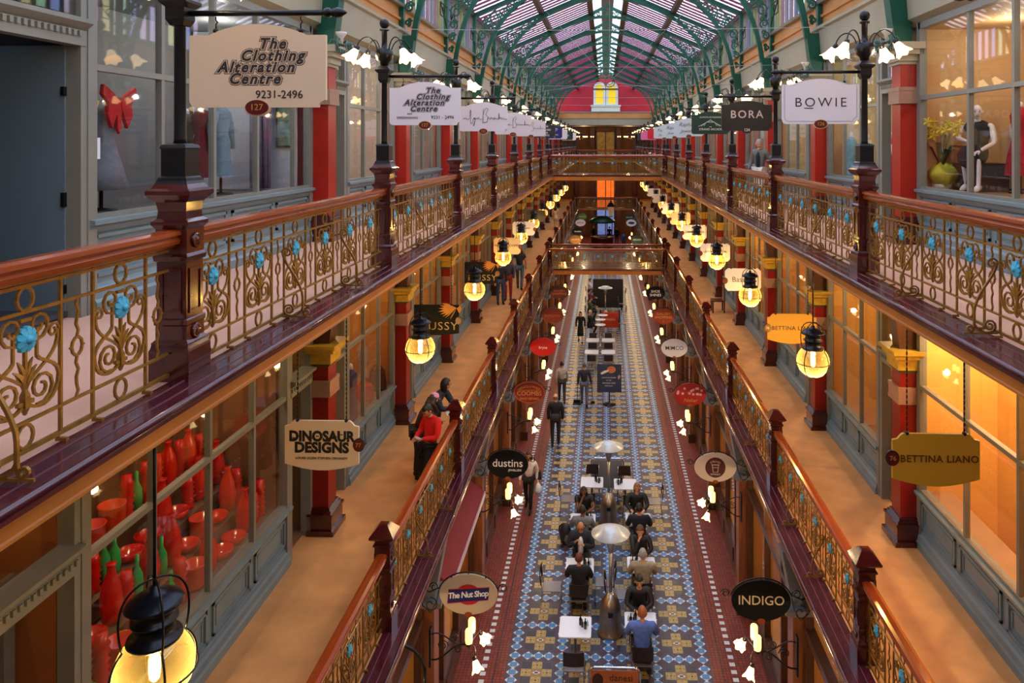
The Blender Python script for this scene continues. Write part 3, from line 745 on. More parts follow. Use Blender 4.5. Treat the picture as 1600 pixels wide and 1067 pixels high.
# shop interiors: partitions, rear display walls and their ceiling lamps
def interior(side, lev, y0, y1, col, depth, power, lcol, floorcol=(120,84,60), bulbs=None):
    s = -1 if side == 'left' else 1; W = LW if s < 0 else RW
    z = ZU if lev == 'upper' else ZM; zt = 12.3 if lev == 'upper' else ZU-.17
    wm = M('interior_%d_%d_%d' % col, col, .7, 0, .05, 1.5); fm = M('shopfloor_%d_%d_%d' % floorcol, floorcol, .6, 0, .1, 2)
    for nm, bx, mt in (('wall_interior_rear', (W+s*depth, W+s*(depth+.08), y0, y1, z, zt), wm), ('wall_interior_side', (W+s*.14, W+s*depth, y1-.05, y1, z, zt), wm),
                       ('wall_interior_side', (W+s*.14, W+s*depth, y0, y0+.05, z, zt), wm), ('ceiling_interior', (W+s*.1, W+s*depth, y0+.05, y1-.05, zt-.09, zt-.03), wm),
                       ('floor_interior', (W+s*.08, W+s*depth, y0+.05, y1-.05, z+.02, z+.06), fm)):
        m = MB(); m.box(*bx); struct(m, nm, mt, f'inside of the shop behind the {side} {lev} front', 'wall')
    if power:
        n = bulbs or 1
        for i in range(n):
            l = bpy.data.lights.new('shop_light', 'POINT'); l.energy = power/n; l.color = lcol; l.shadow_soft_size = .06
            o = bpy.data.objects.new('shop_light', l); C.objects.link(o); o.location = (W+s*min(depth*.5, .9), y0+(y1-y0)*(i+.5)/n, zt-.35)
WARM = (1,.74,.42); NEUT = (1,.9,.76)
random.seed(3)
for s, side in ((-1,'left'),(1,'right')):
    for k in range(1, len(YP)-1):
        a, b = YP[k]+.02, YP[k+1]-.02
        uc = random.choice([(206,190,170),(220,206,190),(190,176,160),(214,196,150)]); 
        interior(side, 'upper', a, b, uc, 2.0, 60 if k < 9 else 0, NEUT)
        mc = random.choice([(230,180,96),(206,150,80),(196,150,96),(220,170,90)]) 
        interior(side, 'middle', a, b, mc, 2.0, (170 if side == 'right' and k < 5 else 90) if k < 10 else 30, WARM)
interior('left','upper', 6.5, YP[1]-.02, (120,124,126), 1.9, 55, (1,.93,.85), (50,50,54), 2)
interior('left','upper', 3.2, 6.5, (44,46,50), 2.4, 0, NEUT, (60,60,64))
interior('right','upper', 5.2, YP[1]-.02, (206,170,120), 1.8, 70, (1,.84,.64), (150,120,90), 3)
interior('left','middle', 6.45, 10.8, (120,84,56), 1.7, 130, WARM, (130,90,60), 3)
interior('left','middle', 10.82, YP[1]-.02, (150,120,80), 1.2, 25, WARM)
interior('left','middle', 3.6, 6.43, (150,90,46), 1.7, 22, WARM)
interior('right','middle', 8.3, YP[1]-.02, (250,194,100), 1.25, 300, (1,.84,.55), (140,70,40), 2)
interior('right','middle', 3.5, 8.28, (120,84,56), 2.2, 60, WARM, (120,56,36))
# ---------------------------------------------------------------- ground level fronts under the galleries
for s, side, W in ((-1,'left',-2.95),(1,'right',3.2)):
    for k in range(0, 14):
        a, b = YP[k]+.2, YP[k+1]-.2 if k+1 < len(YP) else YP[k]+4.4
        win_n[0] += 1
        root = empty(f'window_{win_n[0]}', (W, a, 0), 0, f'ground floor timber shopfront under the {side} gallery, {ORD[k]} from the camera end', 'shop window', None, 'structure')
        X = lambda d: -s*d; L = b-a
        f = MB()
        f.box(X(-.1), X(.03), 0, L, 0, .62); f.box(X(-.1), X(.06), 0, L, .62, .68); f.box(X(-.1), X(.05), 0, L, 2.7, 2.82); f.box(X(-.1), X(.05), 0, L, 3.3, ZM-.17)
        for y in (0, 1.15, 2.5, L-.08): f.box(X(-.08), X(.04), y, y+.08, .6, 3.4)
        for y in (.25, 1.4, 2.75): f.box(X(.03), X(.05), y, y+.75, .15, .5)
        f.build('frame', darkwood, root)
        g = MB(); g.box(X(-.05), X(-.04), .05, L, .66, 3.32); g.build('glass', clear, root)
        q = MB(); q.box(W+s*1.5, W+s*1.58, a, b, .0, 3.6); q.box(W+s*.1, W+s*1.5, a, b, .55, .6); q.box(W+s*.1, W+s*1.5, a-.05, a, 0, 3.6)
        struct(q, f'wall_ground_{side}', M('amber_interior', (232,176,90), .7, 0, .1, 2), f'amber inside wall of the ground shop on the {side}', 'wall')
        if k < 11:
            l = bpy.data.lights.new('shop_light', 'POINT'); l.energy = 60; l.color = WARM; l.shadow_soft_size = .06
            o = bpy.data.objects.new('shop_light', l); C.objects.link(o); o.location = (W+s*.5, (a+b)/2, 3.2)
    pil = None
    for k in range(0, 15):
        y = YP[k] if k < len(YP) else YP[-1]+4.66
        c0 = pil is None
        if c0:
            pil = empty('timber_column'); X = lambda d: -s*d
            m = MB(); m.box(X(-.1), X(.22), -.17, .17, .3, 3.0); m.build('shaft', M('brown_timber_column', (124,72,42), .35, 0, .3, 4, stretch=(5,5,.5), coat=.3), pil)
            m = MB(); m.box(X(-.1), X(.27), -.22, .22, 0, .3); m.build('base', darkwood, pil)
            m = MB(); m.box(X(-.1), X(.26), -.21, .21, 2.95, 3.02); m.box(X(-.1), X(.36), -.3, .3, 3.02, 3.1); m.prism([(X(-.1),3.1),(X(.22),3.1),(X(.38),3.94),(X(-.1),3.94)], -.15, .15); m.build('capital', M('grey_corbel', (104,104,108), .5), pil)
            o = pil
        else: o = copy_tree(pil)
        o.location = (W, y, 0); tag(o, f'brown timber column of the ground floor front under the {side} gallery, {ORD[k]} from the camera end', 'column', 'timber columns of the ground floor'); o['kind'] = 'structure'
# ---------------------------------------------------------------- far end rooms
e = MB(); e.box(-9, 9, 83.8, 84, 0, 13.6); struct(e, 'wall_far_end', M('far_end_wall', (120,70,40), .7, 0, .2, .7), 'end wall of the arcade beyond the far landing', 'wall')
c = MB(); c.box(-9, 9, YE+.2, 84, 12.28, 12.4); c.box(LR-.3, RR+.3, YE+.25, 84, ZU-.4, ZU-.17); struct(c, 'ceiling_far', M('far_ceiling', (90,64,50), .7), 'ceiling over the far landing', 'ceiling')
for x in (-3.1, -1.3, 1.6, 3.4):
    p = MB(); p.box(x-.25, x+.25, 83.2, 83.7, 0, 12.3); struct(p, 'wall_far_pier', M('far_pier', (84,26,20), .5), 'dark red pier on the far end wall', 'wall')
for lv, z in (('upper',ZU),('middle',ZM),('ground',0)):
    win_n[0] += 1
    root = empty(f'window_{win_n[0]}', (CX, 83.4, z), 0, f'lit doorway in the far end wall on the {lv} level', 'window', None, 'structure')
    f = MB(); f.box(-1.1,1.1,0,.1,0,.1); f.box(-1.1,-.95,0,.1,0,3); f.box(.95,1.1,0,.1,0,3); f.box(-1.1,1.1,0,.1,2.9,3.05); f.box(-.05,.05,0,.1,0,3); f.build('frame', darkwood, root)
    g = MB(); g.box(-.95,.95,.06,.08,.1,2.9)
    g.build('pane', M('lit_pane_'+lv, {'upper':(150,110,50),'middle':(240,110,40),'ground':(150,170,220)}[lv], .4, 0, .5, 2.2, emit={'upper':.25,'middle':1.1,'ground':.5}[lv], ecol={'upper':(150,110,50),'middle':(240,100,30),'ground':(110,140,220)}[lv]), root)
for z, e_ in ((11.6, 300), (7.8, 350), (3.4, 300)):
    for x in (-2.2, 2.6):
        l = bpy.data.lights.new('landing_light', 'POINT'); l.energy = e_*.5; l.color = WARM; l.shadow_soft_size = .15
        o = bpy.data.objects.new('landing_light', l); C.objects.link(o); o.location = (x, 78.5, z)
# ---------------------------------------------------------------- hanging signs of the upper gallery
chain_m = M('dark_chain', (40,38,38), .4, .6)
plaq = M('oxblood_plaque', (96,12,16), .35); gold = M('gilt_lettering', (210,160,70), .35, .4)
pwhite = M('white_sign_board', (226,220,226), .5); pcream = M('cream_sign_board', (226,200,166), .5)
ink = M('dark_lettering', (46,40,38), .5); inkw = M('white_lettering', (236,232,226), .5)
def board_outline(w, h, arch, cr=.05, n=12):
    """board hung from z=0 downward: shallow arched head on flat shoulders, clipped lower corners"""
    sh = arch; o = []
    o += [(-w/2, -sh)]
    o += [(-w*.36, -sh)]
    for i in range(1, n): 
        t = i/n; o.append((-w*.36+w*.72*t, -sh+sh*math.sin(PI*t)**.8))
    o += [(w*.36, -sh), (w/2, -sh)]
    o += [(w/2, -h+cr)] + [(w/2-cr*math.sin(PI/2*i/4), -h+cr-cr*(1-math.cos(PI/2*i/4))) for i in range(1,5)]
    o += [(-w/2+cr-cr*math.sin(PI/2*i/4), -h+cr*(1-math.cos(PI/2*i/4))) for i in range(0,5)]
    return o
def plaque(mb, x, z, a=.075, b=.045, mi=0, y0=-.03, rim=None):
    mb.prism([(x+a*math.cos(2*PI*i/20), z+b*math.sin(2*PI*i/20)) for i in range(20)], y0, .014, mi)
    if rim is not None: mb.prism([(x+a*1.14*math.cos(2*PI*i/20), z+b*1.2*math.sin(2*PI*i/20)) for i in range(20)], y0+.008, .01, rim)
def stroke(mb, pts, r, mi, y=-.018):
    mb.tube([(a, y, b) for a, b in pts], r, 4, mi, flat=1)
def smooth(pts, k=4):
    out = []
    P = [pts[0]]+pts+[pts[-1]]
    for i in range(1, len(P)-2):
        p0,p1,p2,p3 = P[i-1],P[i],P[i+1],P[i+2]
        for j in range(k):
            t = j/k
            out.append(tuple(.5*((2*b)+(-a+c)*t+(2*a-5*b+4*c-d)*t*t+(-a+3*b-3*c+d)*t**3) for a,b,c,d in zip(p0,p1,p2,p3)))
    return out+[pts[-1]]
def signature(mb, cx, cz, k, mi):
    L = [[(-.43,.0),(-.38,.03),(-.33,.0),(-.29,.03),(-.27,.2),(-.26,.1),(-.27,-.06),(-.235,-.08),(-.2,.03),(-.2,-.0),(-.17,.04),(-.185,-.1),(-.21,-.14),(-.19,-.06),(-.14,.03),(-.12,.0),(-.1,.04),(-.07,.0),(-.03,.01)],
         [(-.0,.22),(-.005,.0),(-.01,-.08),(.0,.1),(.05,.23),(.1,.2),(.05,.1),(.1,.04),(.07,-.06),(.0,-.06)],
         [(.08,.0),(.12,.04),(.14,.0),(.17,.04),(.2,.0),(.23,.04),(.24,.0),(.27,.03),(.29,.0),(.33,.03),(.33,.13),(.32,.0),(.36,.04),(.38,.0),(.41,.03),(.44,.0),(.5,.005)]]
    for l in L: stroke(mb, smooth([(cx+a*k, cz+b*k) for a, b in l]), .0042, mi)
def fat(mb, txt, size, cx, cz, layers, al='CENTER', shear=.25):
    for off, mi, y in layers: text_mb(mb, txt, size, cx, cz, y, mi, shear, off, al, 1.0+ (.06))
def upper_sign(side, i, bg, draw, label, num=None, numcol=None, loc=None, flip=0):
    s = 1 if side == 'left' else -1
    X0, Y0 = (LR, YL[i]) if side == 'left' else (RR, YR[i])
    if loc: X0, Y0 = loc
    w, h = .93, .56
    root = empty('hanging_sign', (X0+s*.535, Y0, ZU+2.445-.075), 0, label, 'sign', 'hanging shop signs of the upper gallery')
    b = MB(); b.prism(board_outline(w, h, .075), -.014, .014, 0); b.build('board', bg, root)
    c = MB()
    for x in (-.29, .29):
        c.tube([(x,0,.05),(x,0,.03),(x+.012,0,.015),(x,0,0),(x,0,-.03)], .005, 5); c.ball((x,0,-.045), .02, 8)
    c.build('hanger', chain_m, root)
    mats, fn = draw
    t = MB(); fn(t); 
    if t.v: t.build('lettering', mats, root)
    if num:
        p = MB(); plaque(p, 0, -h, .078, .05, 0, -.024, 2); text_mb(p, num, .06, 0, -h, -.026, 1); p.build('number_plaque', [plaq, gold, pcream], root)
    return root
def clothing(extra):
    def f(t):
        k = 1
        for lay in ((.0135,0,-.0148),(.0088,1,-.0162),(.0041,0,-.0176)):
            for txt, x, z in (('The',.1,-.135),('Clothing',.1,-.215),('Alteration',-.01,-.292),('Centre',-.02,-.37)):
                text_mb(t, txt, .1, x, z+(.02 if extra else 0), lay[2], lay[1], .3, lay[0], 'CENTER', 1.24, .0008, 1.0)
        if extra:
            text_mb(t, 'and', .045, -.2, -.41, -.016, 0); text_mb(t, 'DRESSMAKING', .042, -.23, -.465, -.016, 0); text_mb(t, '9231 - 2496', .062, .23, -.46, -.016, 0)
        else: text_mb(t, '9231-2496', .075, .15, -.475, -.016, 0, 0, .0)
    return ([ink, pcream if not extra else pwhite], f)
def plain(mat, *lines):
    def f(t):
        for txt, size, x, z in lines: text_mb(t, txt, size, x, z, -.016, 0, 0, .001)
    return ([mat], f)
def sig(t): signature(t, 0, -.33, .92, 0)
upper_sign('left', 0, pcream, clothing(False), 'large cream hanging sign with fat brown italic lettering, nearest on the left upper gallery', '127')
upper_sign('left', 1, pwhite, clothing(True), 'white hanging sign with fat dark italic lettering and word dressmaking below', '127')
for i, n, lb in ((2,'125','nearest'),(3,'123','middle'),(4,'121','farthest')):
    upper_sign('left', i, pwhite, ([ink], sig), f'white sign with handwritten black signature, {lb} of the three on the left', n)
navy = M('navy_sign', (22,34,110), .5); char = M('charcoal_sign', (40,42,46), .5); bgreen = M('dark_green_sign', (14,54,40), .45); pink = M('pink_sign', (222,110,160), .5); rsign = M('red_sign', (206,20,50), .5)
upper_sign('left', 5, char, plain(inkw, ('FINE',.1,.1,-.14),('TAILORS',.1,.1,-.27),('AND',.08,.1,-.38),('SHIRTS',.09,.1,-.48)), 'charcoal hanging sign with four white lines of lettering on the left upper gallery', '119')
upper_sign('left', 6, navy, plain(inkw, ('STRAND',.14,0,-.16),('SHIRT',.14,0,-.29),('BY TYRONE DEAN',.07,0,-.4),('TAILORS',.08,0,-.49)), 'navy blue hanging sign with white lettering far along the left upper gallery')
upper_sign('left', 7, pwhite, plain(ink), 'blank white hanging sign behind the navy one on the left')
FB = (YE-YB1)/7
for j, (bgm, lb) in enumerate(((bgreen,'small dark green hanging sign beyond the bridge on the left'),(pwhite,'small white hanging sign beyond the bridge on the left'))):
    upper_sign('left', 0, bgm, plain(inkw, ('ARCADE',.12,0,-.3)) if j == 0 else plain(ink), lb, None, None, (LR, YB1+FB*(j+1)))
def bowie(t):
    o = [(a*.94, -.025+(b+.025)*.94-.0) for a, b in board_outline(.93, .56, .075)]
    stroke(t, o+[o[0]], .002, 0, -.015)
    text_mb(t, 'BOWIE', .16, 0, -.3, -.016, 0, 0, -.0008, 'CENTER', 1.3, .001, 1.05)
    t.box(-.2,-.09,-.017,-.014,-.372,-.362,0)
upper_sign('right', 1, pwhite, ([ink], bowie), 'pale hanging sign with thin ruled border and spaced black capitals, on the right', '126')
def bora(t):
    text_mb(t, 'BORA', .2, 0, -.26, -.016, 0, 0, .002, 'CENTER', 1.25)
    text_mb(t, '124', .075, 0, -.545, -.03, 0, 0, .002)
sb = upper_sign('right', 2, M('near_black_sign', (30,26,22), .4), ([M('pink_lettering', (222,190,180), .5)], bora), 'black hanging sign with pale pink serif capitals on the right upper gallery')
p = MB(); plaque(p, 0, -.55, .09, .06, 0, -.024); p.build('number_plaque', M('near_black_sign'), sb)
def garc(t):
    text_mb(t, 'ALWAYS IN FASHION', .055, 0, -.14, -.016, 0)
    for s in (-1,1):
        for k in (0, .035, .07): stroke(t, [(s*(.3-k*2), -.37+k*.2), (s*.1, -.27+k*.2), (0, -.2-k)], .006, 0)
    text_mb(t, 'THE', .035, 0, -.38, -.016, 0); text_mb(t, 'STRAND ARCADE', .07, 0, -.44, -.016, 0)
upper_sign('right', 3, bgreen, ([inkw], garc), 'dark green hanging sign with white gable emblem on the right upper gallery')
for i, lb in ((4,'nearest'),(5,'middle'),(6,'farthest')):
    upper_sign('right', i, M('ice_white_sign', (206,222,228), .5), ([ink], lambda t: (text_mb(t, 'Raphael', .17, -.05, -.2, -.016, 0, .4, -.001), text_mb(t, 'Jeweller', .15, -.02, -.4, -.016, 0, .4, -.001))), f'ice white sign with two lines of curly script, {lb} of three on the right', '122')
upper_sign('right', 7, rsign, plain(inkw, ('Tea',.16,.1,-.2),('House',.16,.1,-.38)), 'red hanging sign with white lettering far along the right upper gallery')
upper_sign('right', 0, pink, plain(inkw, ('The',.15,.1,-.2),('Salon',.15,.1,-.38)), 'pink hanging sign behind the red one on the right', None, None, (RR, YB1+FB*1))
upper_sign('right', 0, char, plain(inkw), 'dark hanging sign behind the pink one on the right', None, None, (RR, YB1+FB*2))
# ---------------------------------------------------------------- signs hung over the middle galleries
def mid_outline(w, h, kind):
    if kind == 'curved':
        o = [(-w/2,-.06),(-w*.44,-.05),(-w*.41,-.02),(-w*.38,0),(w*.38,0),(w*.41,-.02),(w*.44,-.05),(w/2,-.06),(w/2,-h)]
        return o + [(w/2-w*i/12, -h-.07*math.sin(PI*i/12)) for i in range(1,13)]
    if kind == 'clipped':
        return [(-w/2,-.06),(-w*.42,0),(w*.42,0),(w/2,-.06),(w/2,-h+.07),(w*.42,-h),(-w*.42,-h),(-w/2,-h+.07)]
    return [(-w/2,0),(w/2,0),(w/2,-h)]+[(w/2-w*i/10,-h-.035*math.sin(PI*i/10)) for i in range(1,11)]
def mid_sign(x, y, ztop, w, h, kind, bg, draw, label, pl=1, num='', edge=None):
    root = empty('hanging_sign', (x, y, ztop), 0, label, 'sign', 'hanging shop signs of the middle gallery')
    b = MB(); b.prism(mid_outline(w, h, kind), -.014, .014, 0); b.build('board', bg, root)
    c = MB()
    zt = ZU-.17-ztop
    for q in (-w*.33, w*.33):
        c.ball((q,0,-.0), .022, 8); n = int(zt/.05)
        for i in range(n): c.box(q-.006, q+.006, -.004, .004, .02+i*zt/n, .02+(i+.8)*zt/n-.01)
        c.tube([(q,0,0),(q,0,zt)], .003, 4)
    c.build('hanger', chain_m, root)
    t = MB(); mats, fn = draw; fn(t)
    if t.v: t.build('lettering', mats, root)
    p = MB(); plaque(p, pl*(w/2), -h*.55, .055, .06, 0, -.024, 2)
    if num: text_mb(p, num, .06, pl*w/2, -h*.55, -.026, 1)
    p.build('number_plaque', [plaq, gold, chain_m if edge is None else edge], root)
    return root
XLs, XRs = -2.95, 3.1
dino = ([M('black_lettering', (18,14,14), .5)], lambda t: (text_mb(t, 'DINOSAUR', .15, 0, -.17, -.016, 0, 0, .008, 'CENTER', 1.02, .001, .92), text_mb(t, 'DESIGNS', .15, 0, -.29, -.016, 0, 0, .008, 'CENTER', 1.02, .001, .98), text_mb(t, 'LOUISE OLSEN STEPHEN ORMANDY', .035, 0, -.4, -.016, 0), [t.box(-.32+.01*k*6.5, -.32+.01*k*6.5+.03, -.017, -.014, -.19+.02*(k%3), -.18+.02*(k%3)) for k in range(10)]))
mid_sign(-3.02, 7.75, 7.44, .8, .46, 'curved', M('ivory_board', (236,206,160), .5), dino, 'ivory hanging sign with chunky hand-drawn black capitals over the left middle gallery', 1, '77')
def hussy(t):
    rnd = random.Random(4)
    for k in range(9):
        a = -.3+k*.17; L = .34-.02*abs(k-3); cx, cz = .36, -.05
        t.add([(cx,-.016,cz),(cx-L*.55*math.cos(a)+.03*math.sin(a),-.0165,cz-L*.55*math.sin(a)+.03),(cx-L*math.cos(a),-.016,cz-L*math.sin(a)),(cx-L*.55*math.cos(a)-.03*math.sin(a),-.0165,cz-L*.55*math.sin(a)-.03)], [(0,1,2,3)], 0)
    for k in range(6):
        a = PI*.75+k*.28; t.add([(.36,-.016,-.06),(.36-.18*math.cos(a)*.4+.02,-.0165,-.06+.18*math.sin(a)*.3),(.36-.2*math.cos(a)*.4,-.016,-.06-.1+.03*k)], [(0,1,2)], 0)
    text_mb(t, 'HUSSY', .2, .03, -.38, -.016, 1, 0, -.001, 'CENTER', 1.12, .001, 1.1)
hb = M('black_sign_board', (18,16,14), .7, spec=.2)
for y, lb in ((12.9,'nearer'),(17.6,'farther')):
    mid_sign(-2.97, y, 7.55, .8, .5, 'rect', hb, ([M('amber_leaf', (206,130,36), .5), M('dull_gold', (150,118,64), .4)], hussy), f'black hanging sign with orange feather and thin gold capitals, {lb} of the two', 1)
nr = M('ivory_board')
mid_sign(-2.95, 22.2, 7.55, .82, .5, 'clipped', nr, plain(ink, ('WAYNE COOPER',.1,0,-.24)), 'ivory hanging sign with small black capitals, third along the left middle gallery', 1)
mid_sign(-2.95, 26.8, 7.55, .82, .5, 'clipped', pwhite, plain(ink, ('ALANNAH',.1,0,-.24)), 'white hanging sign farther along the left middle gallery', 1)
mid_sign(-2.95, 31.5, 7.55, .82, .5, 'clipped', char, plain(inkw), 'dark hanging sign farthest before the bridge on the left middle gallery', 1)
yb = M('mustard_board', (206,150,36), .5); brn = M('umber_lettering', (96,58,16), .5)
for y, lb in ((6.95,'nearest on the right'),(12.2,'second along the right')):
    mid_sign(3.09, y, 7.7 if y < 8 else 7.6, .8, .42, 'curved', yb, ([brn], lambda t: text_mb(t, 'BETTINA LIANO', .092, .03, -.235, -.016, 0, 0, .0015, 'CENTER', 1.1)), f'mustard yellow hanging sign with brown capitals, {lb} middle gallery', -1, '76')
mid_sign(XRs, 16.5, 7.62, .8, .5, 'clipped', pwhite, ([ink], lambda t: text_mb(t, 'Bassike', .17, 0, -.25, -.016, 0, 0, -.001)), 'white hanging sign with light rounded lettering, third along the right middle gallery', -1)
mid_sign(XRs, 20.6, 7.62, .82, .5, 'clipped', pwhite, plain(ink, ('LEONA EDMISTON',.075,0,-.23)), 'white hanging sign with a dotted line of capitals, fourth on the right', -1)
mid_sign(XRs, 25.3, 7.62, .82, .5, 'clipped', pwhite, plain(ink, ('ZIMMERMANN',.1,0,-.24)), 'white hanging sign with bold black capitals, fifth on the right', -1)
for k, y in enumerate((30,34.5,41,46)):
    mid_sign(XRs, y, 7.62, .82, .5, 'clipped', pwhite if k != 0 else nr, plain(ink), f'small far white hanging sign on the right middle gallery, {ORD[k]} of the far four', -1)
# ---------------------------------------------------------------- caged globe lanterns
def globe_mat():
    m = bpy.data.materials.new('amber_globe_glass'); m.use_nodes = True; nt = m.node_tree; nt.nodes.remove(nt.nodes['Principled BSDF']); out = nt.nodes['Material Output']
    t = nt.nodes.new('ShaderNodeBsdfTransparent'); t.inputs[0].default_value = (*lin((255,238,176)),1)
    l = nt.nodes.new('ShaderNodeBsdfTranslucent'); l.inputs[0].default_value = (*lin((255,226,140)),1)
    g = nt.nodes.new('ShaderNodeBsdfGlossy'); g.inputs['Roughness'].default_value = .04
    lw = nt.nodes.new('ShaderNodeLayerWeight'); lw.inputs[0].default_value = .35
    a = nt.nodes.new('ShaderNodeMixShader'); b = nt.nodes.new('ShaderNodeMixShader'); b.inputs[0].default_value = .07
    mr = nt.nodes.new('ShaderNodeMapRange'); mr.inputs[3].default_value = .05; mr.inputs[4].default_value = .4
    nt.links.new(lw.outputs['Facing'], mr.inputs[0]); nt.links.new(mr.outputs[0], a.inputs[0])
    nt.links.new(t.outputs[0], a.inputs[1]); nt.links.new(l.outputs[0], a.inputs[2]); nt.links.new(a.outputs[0], b.inputs[1]); nt.links.new(g.outputs[0], b.inputs[2]); nt.links.new(b.outputs[0], out.inputs[0])
    return m
def make_globe():
    """origin at the globe's centre; rod goes up to the soffit"""
    root = empty('globe_lantern'); R = .235
    b = MB(); b.ball((0,0,0), R, 28); b.build('globe', globe_mat(), root)
    h = MB(); h.lathe([(.15,.17),(.165,.19),(.16,.205),(.12,.215),(.115,.3),(.14,.305),(.14,.315),(.115,.32),(.11,.38),(.165,.4),(.175,.41),(.16,.43),(.09,.475),(.03,.49),(.028,.52),(.0,.525)], 24); h.build('hood', M('blued_iron', (30,34,44), .3, .5, .15, 10), root)
    c = MB()
    for a in (PI/4, -PI/4):
        pts = [((R+.012)*math.cos(t)*math.cos(a), (R+.012)*math.cos(t)*math.sin(a), (R+.012)*math.sin(t)) for t in [PI*.76+PI*1.48*i/40 for i in range(41)]]
        top = [(math.cos(a)*x, math.sin(a)*x, z) for x, z in bez((.182,.175),(.215,.3),(.24,.57),(0,.568),14)]
        top2 = [(-x,-y,z) for x,y,z in top]
        c.tube(pts, .0075, 5); c.tube(top2 + top[::-1][1:], .0075, 5)
    c.tube([((R+.014)*math.cos(2*PI*i/48), (R+.014)*math.sin(2*PI*i/48), -.02) for i in range(48)], .0065, 5, closed=True)
    c.build('cage', black, root)
    l = MB(); l.lathe([(.012,-.09),(.03,-.07),(.036,-.02),(.034,.05),(.02,.1),(.018,.16)], 12); l.build('bulb', M('lit_bulb', (255,214,140), .4, emit=16, ecol=(255,206,120)), root)
    r = MB(); r.tube([(0,0,.5),(0,0,1.56)], .011, 6); r.build('rod', black, root)
    li = bpy.data.lights.new('lantern_light', 'POINT'); li.energy = 38; li.color = (1,.7,.36); li.shadow_soft_size = .05
    lo = bpy.data.objects.new('lantern_light', li); C.objects.link(lo); lo.parent = root; lo.location = (0,0,-.14)
    return root
gl0 = make_globe()
def globe(x, y, label, z=7.12):
    put(gl0, (x, y, z), 0, label, 'lantern', 'caged globe lanterns of the middle gallery')
for i, (y, x) in enumerate([(4.6,-2.88),(11.75,-2.97),(16.5,-2.93),(21.2,-2.93),(25.8,-2.93),(30.4,-2.93),(35,-2.93),(40,-2.93),(45,-2.93),(50,-2.93),(55,-2.93)]):
    globe(x, y, f'round amber globe lantern in iron cage, left middle gallery, {"very large and nearest" if i == 0 else ORD[i]+" from the viewer"}', 7.05 if i == 0 else 7.1)
for i, y in enumerate((11.0,15.7,20.3,24.7,29.3,34,39,44,49,54,59)):
    globe(3.1, y, f'round amber globe lantern in iron cage, right middle gallery, {ORD[i]} from the viewer', 7.18)
# street lantern hung under the cross bridge
sl = empty('street_lantern', (.35, YB1-.1, 7.0), 0, 'pale tapered street lantern hanging in the well below the upper bridge', 'lantern')
m = MB(); m.stack([(.16,-.4),(.34,.1)]); m.build('lantern_glass', M('milky_glass', (196,180,160), .4), sl)
m = MB(); m.stack([(.4,.1),(.42,.13),(.2,.3),(.1,.33),(.1,.4),(.0,.46)]); m.stack([(.18,-.44),(.18,-.4)]); m.build('lantern_roof', black, sl)
m = MB(); m.tube([(0,0,.44),(0,0,ZU-.26-7.0)], .012, 5); m.build('rod', black, sl)
# ---------------------------------------------------------------- oval signs and bracket lamps of the ground floor
def oval(a, b, n=32): return [(a*math.cos(2*PI*i/n), b*math.sin(2*PI*i/n)) for i in range(n)]
def oval_sign(side, y, bg, draw, label, num=True, rim=None, x=None, z=3.36, lab2=True):
    s = -1 if side == 'left' else 1
    x = x if x is not None else (-2.12 if s < 0 else 2.42)
    root = empty('oval_sign', (x, y, z), 0, label, 'sign', 'oval signs of the ground floor')
    b = MB(); b.prism(oval(.455,.315), -.016, .016, 0)
    b.build('board', bg, root)
    i = MB()
    i.tube([(.475*math.cos(t), 0, .345*math.sin(t)) for t in [PI*.06+PI*.88*k/20 for k in range(21)]], .011, 5)
    for q in (-1,1):
        i.tube([(q*(.545+a), 0, .1+b_) for a, b_ in spiral(0,0,.075,.025,PI if q > 0 else 0, q*-1.3, 12)], .009, 5)
    for t in (.3,.5,.7): i.tube([(.47*math.cos(PI*t),0,.34*math.sin(PI*t)),(.44*math.cos(PI*t),0,.3*math.sin(PI*t))], .012, 5)
    i.tube([(s*.47,0,.09),(s*.62,0,.02),(s*.78,0,.1)], .012, 5)
    i.tube([(s*(.6+a),0,-.18+b_) for a, b_ in spiral(0,0,.12,.03,PI*.5,-s*1.2,14)], .009, 5); i.tube([(s*.47,0,.05),(s*.5,0,-.12),(s*.6,0,-.3),(s*.72,0,-.2),(s*.8,0,.05)], .009, 5)
    i.build('iron_frame', black, root)
    t = MB(); mats, fn = draw; fn(t)
    if t.v: t.build('lettering', mats, root)
    if num:
        p = MB(); plaque(p, 0, -.31, .06, .04, 0, -.024); p.build('number_plaque', M('copper_plaque', (150,70,30), .4), root)
    return root
tube_m = M('frosted_tube', (255,226,160), .4, emit=3.2, ecol=(255,196,100))
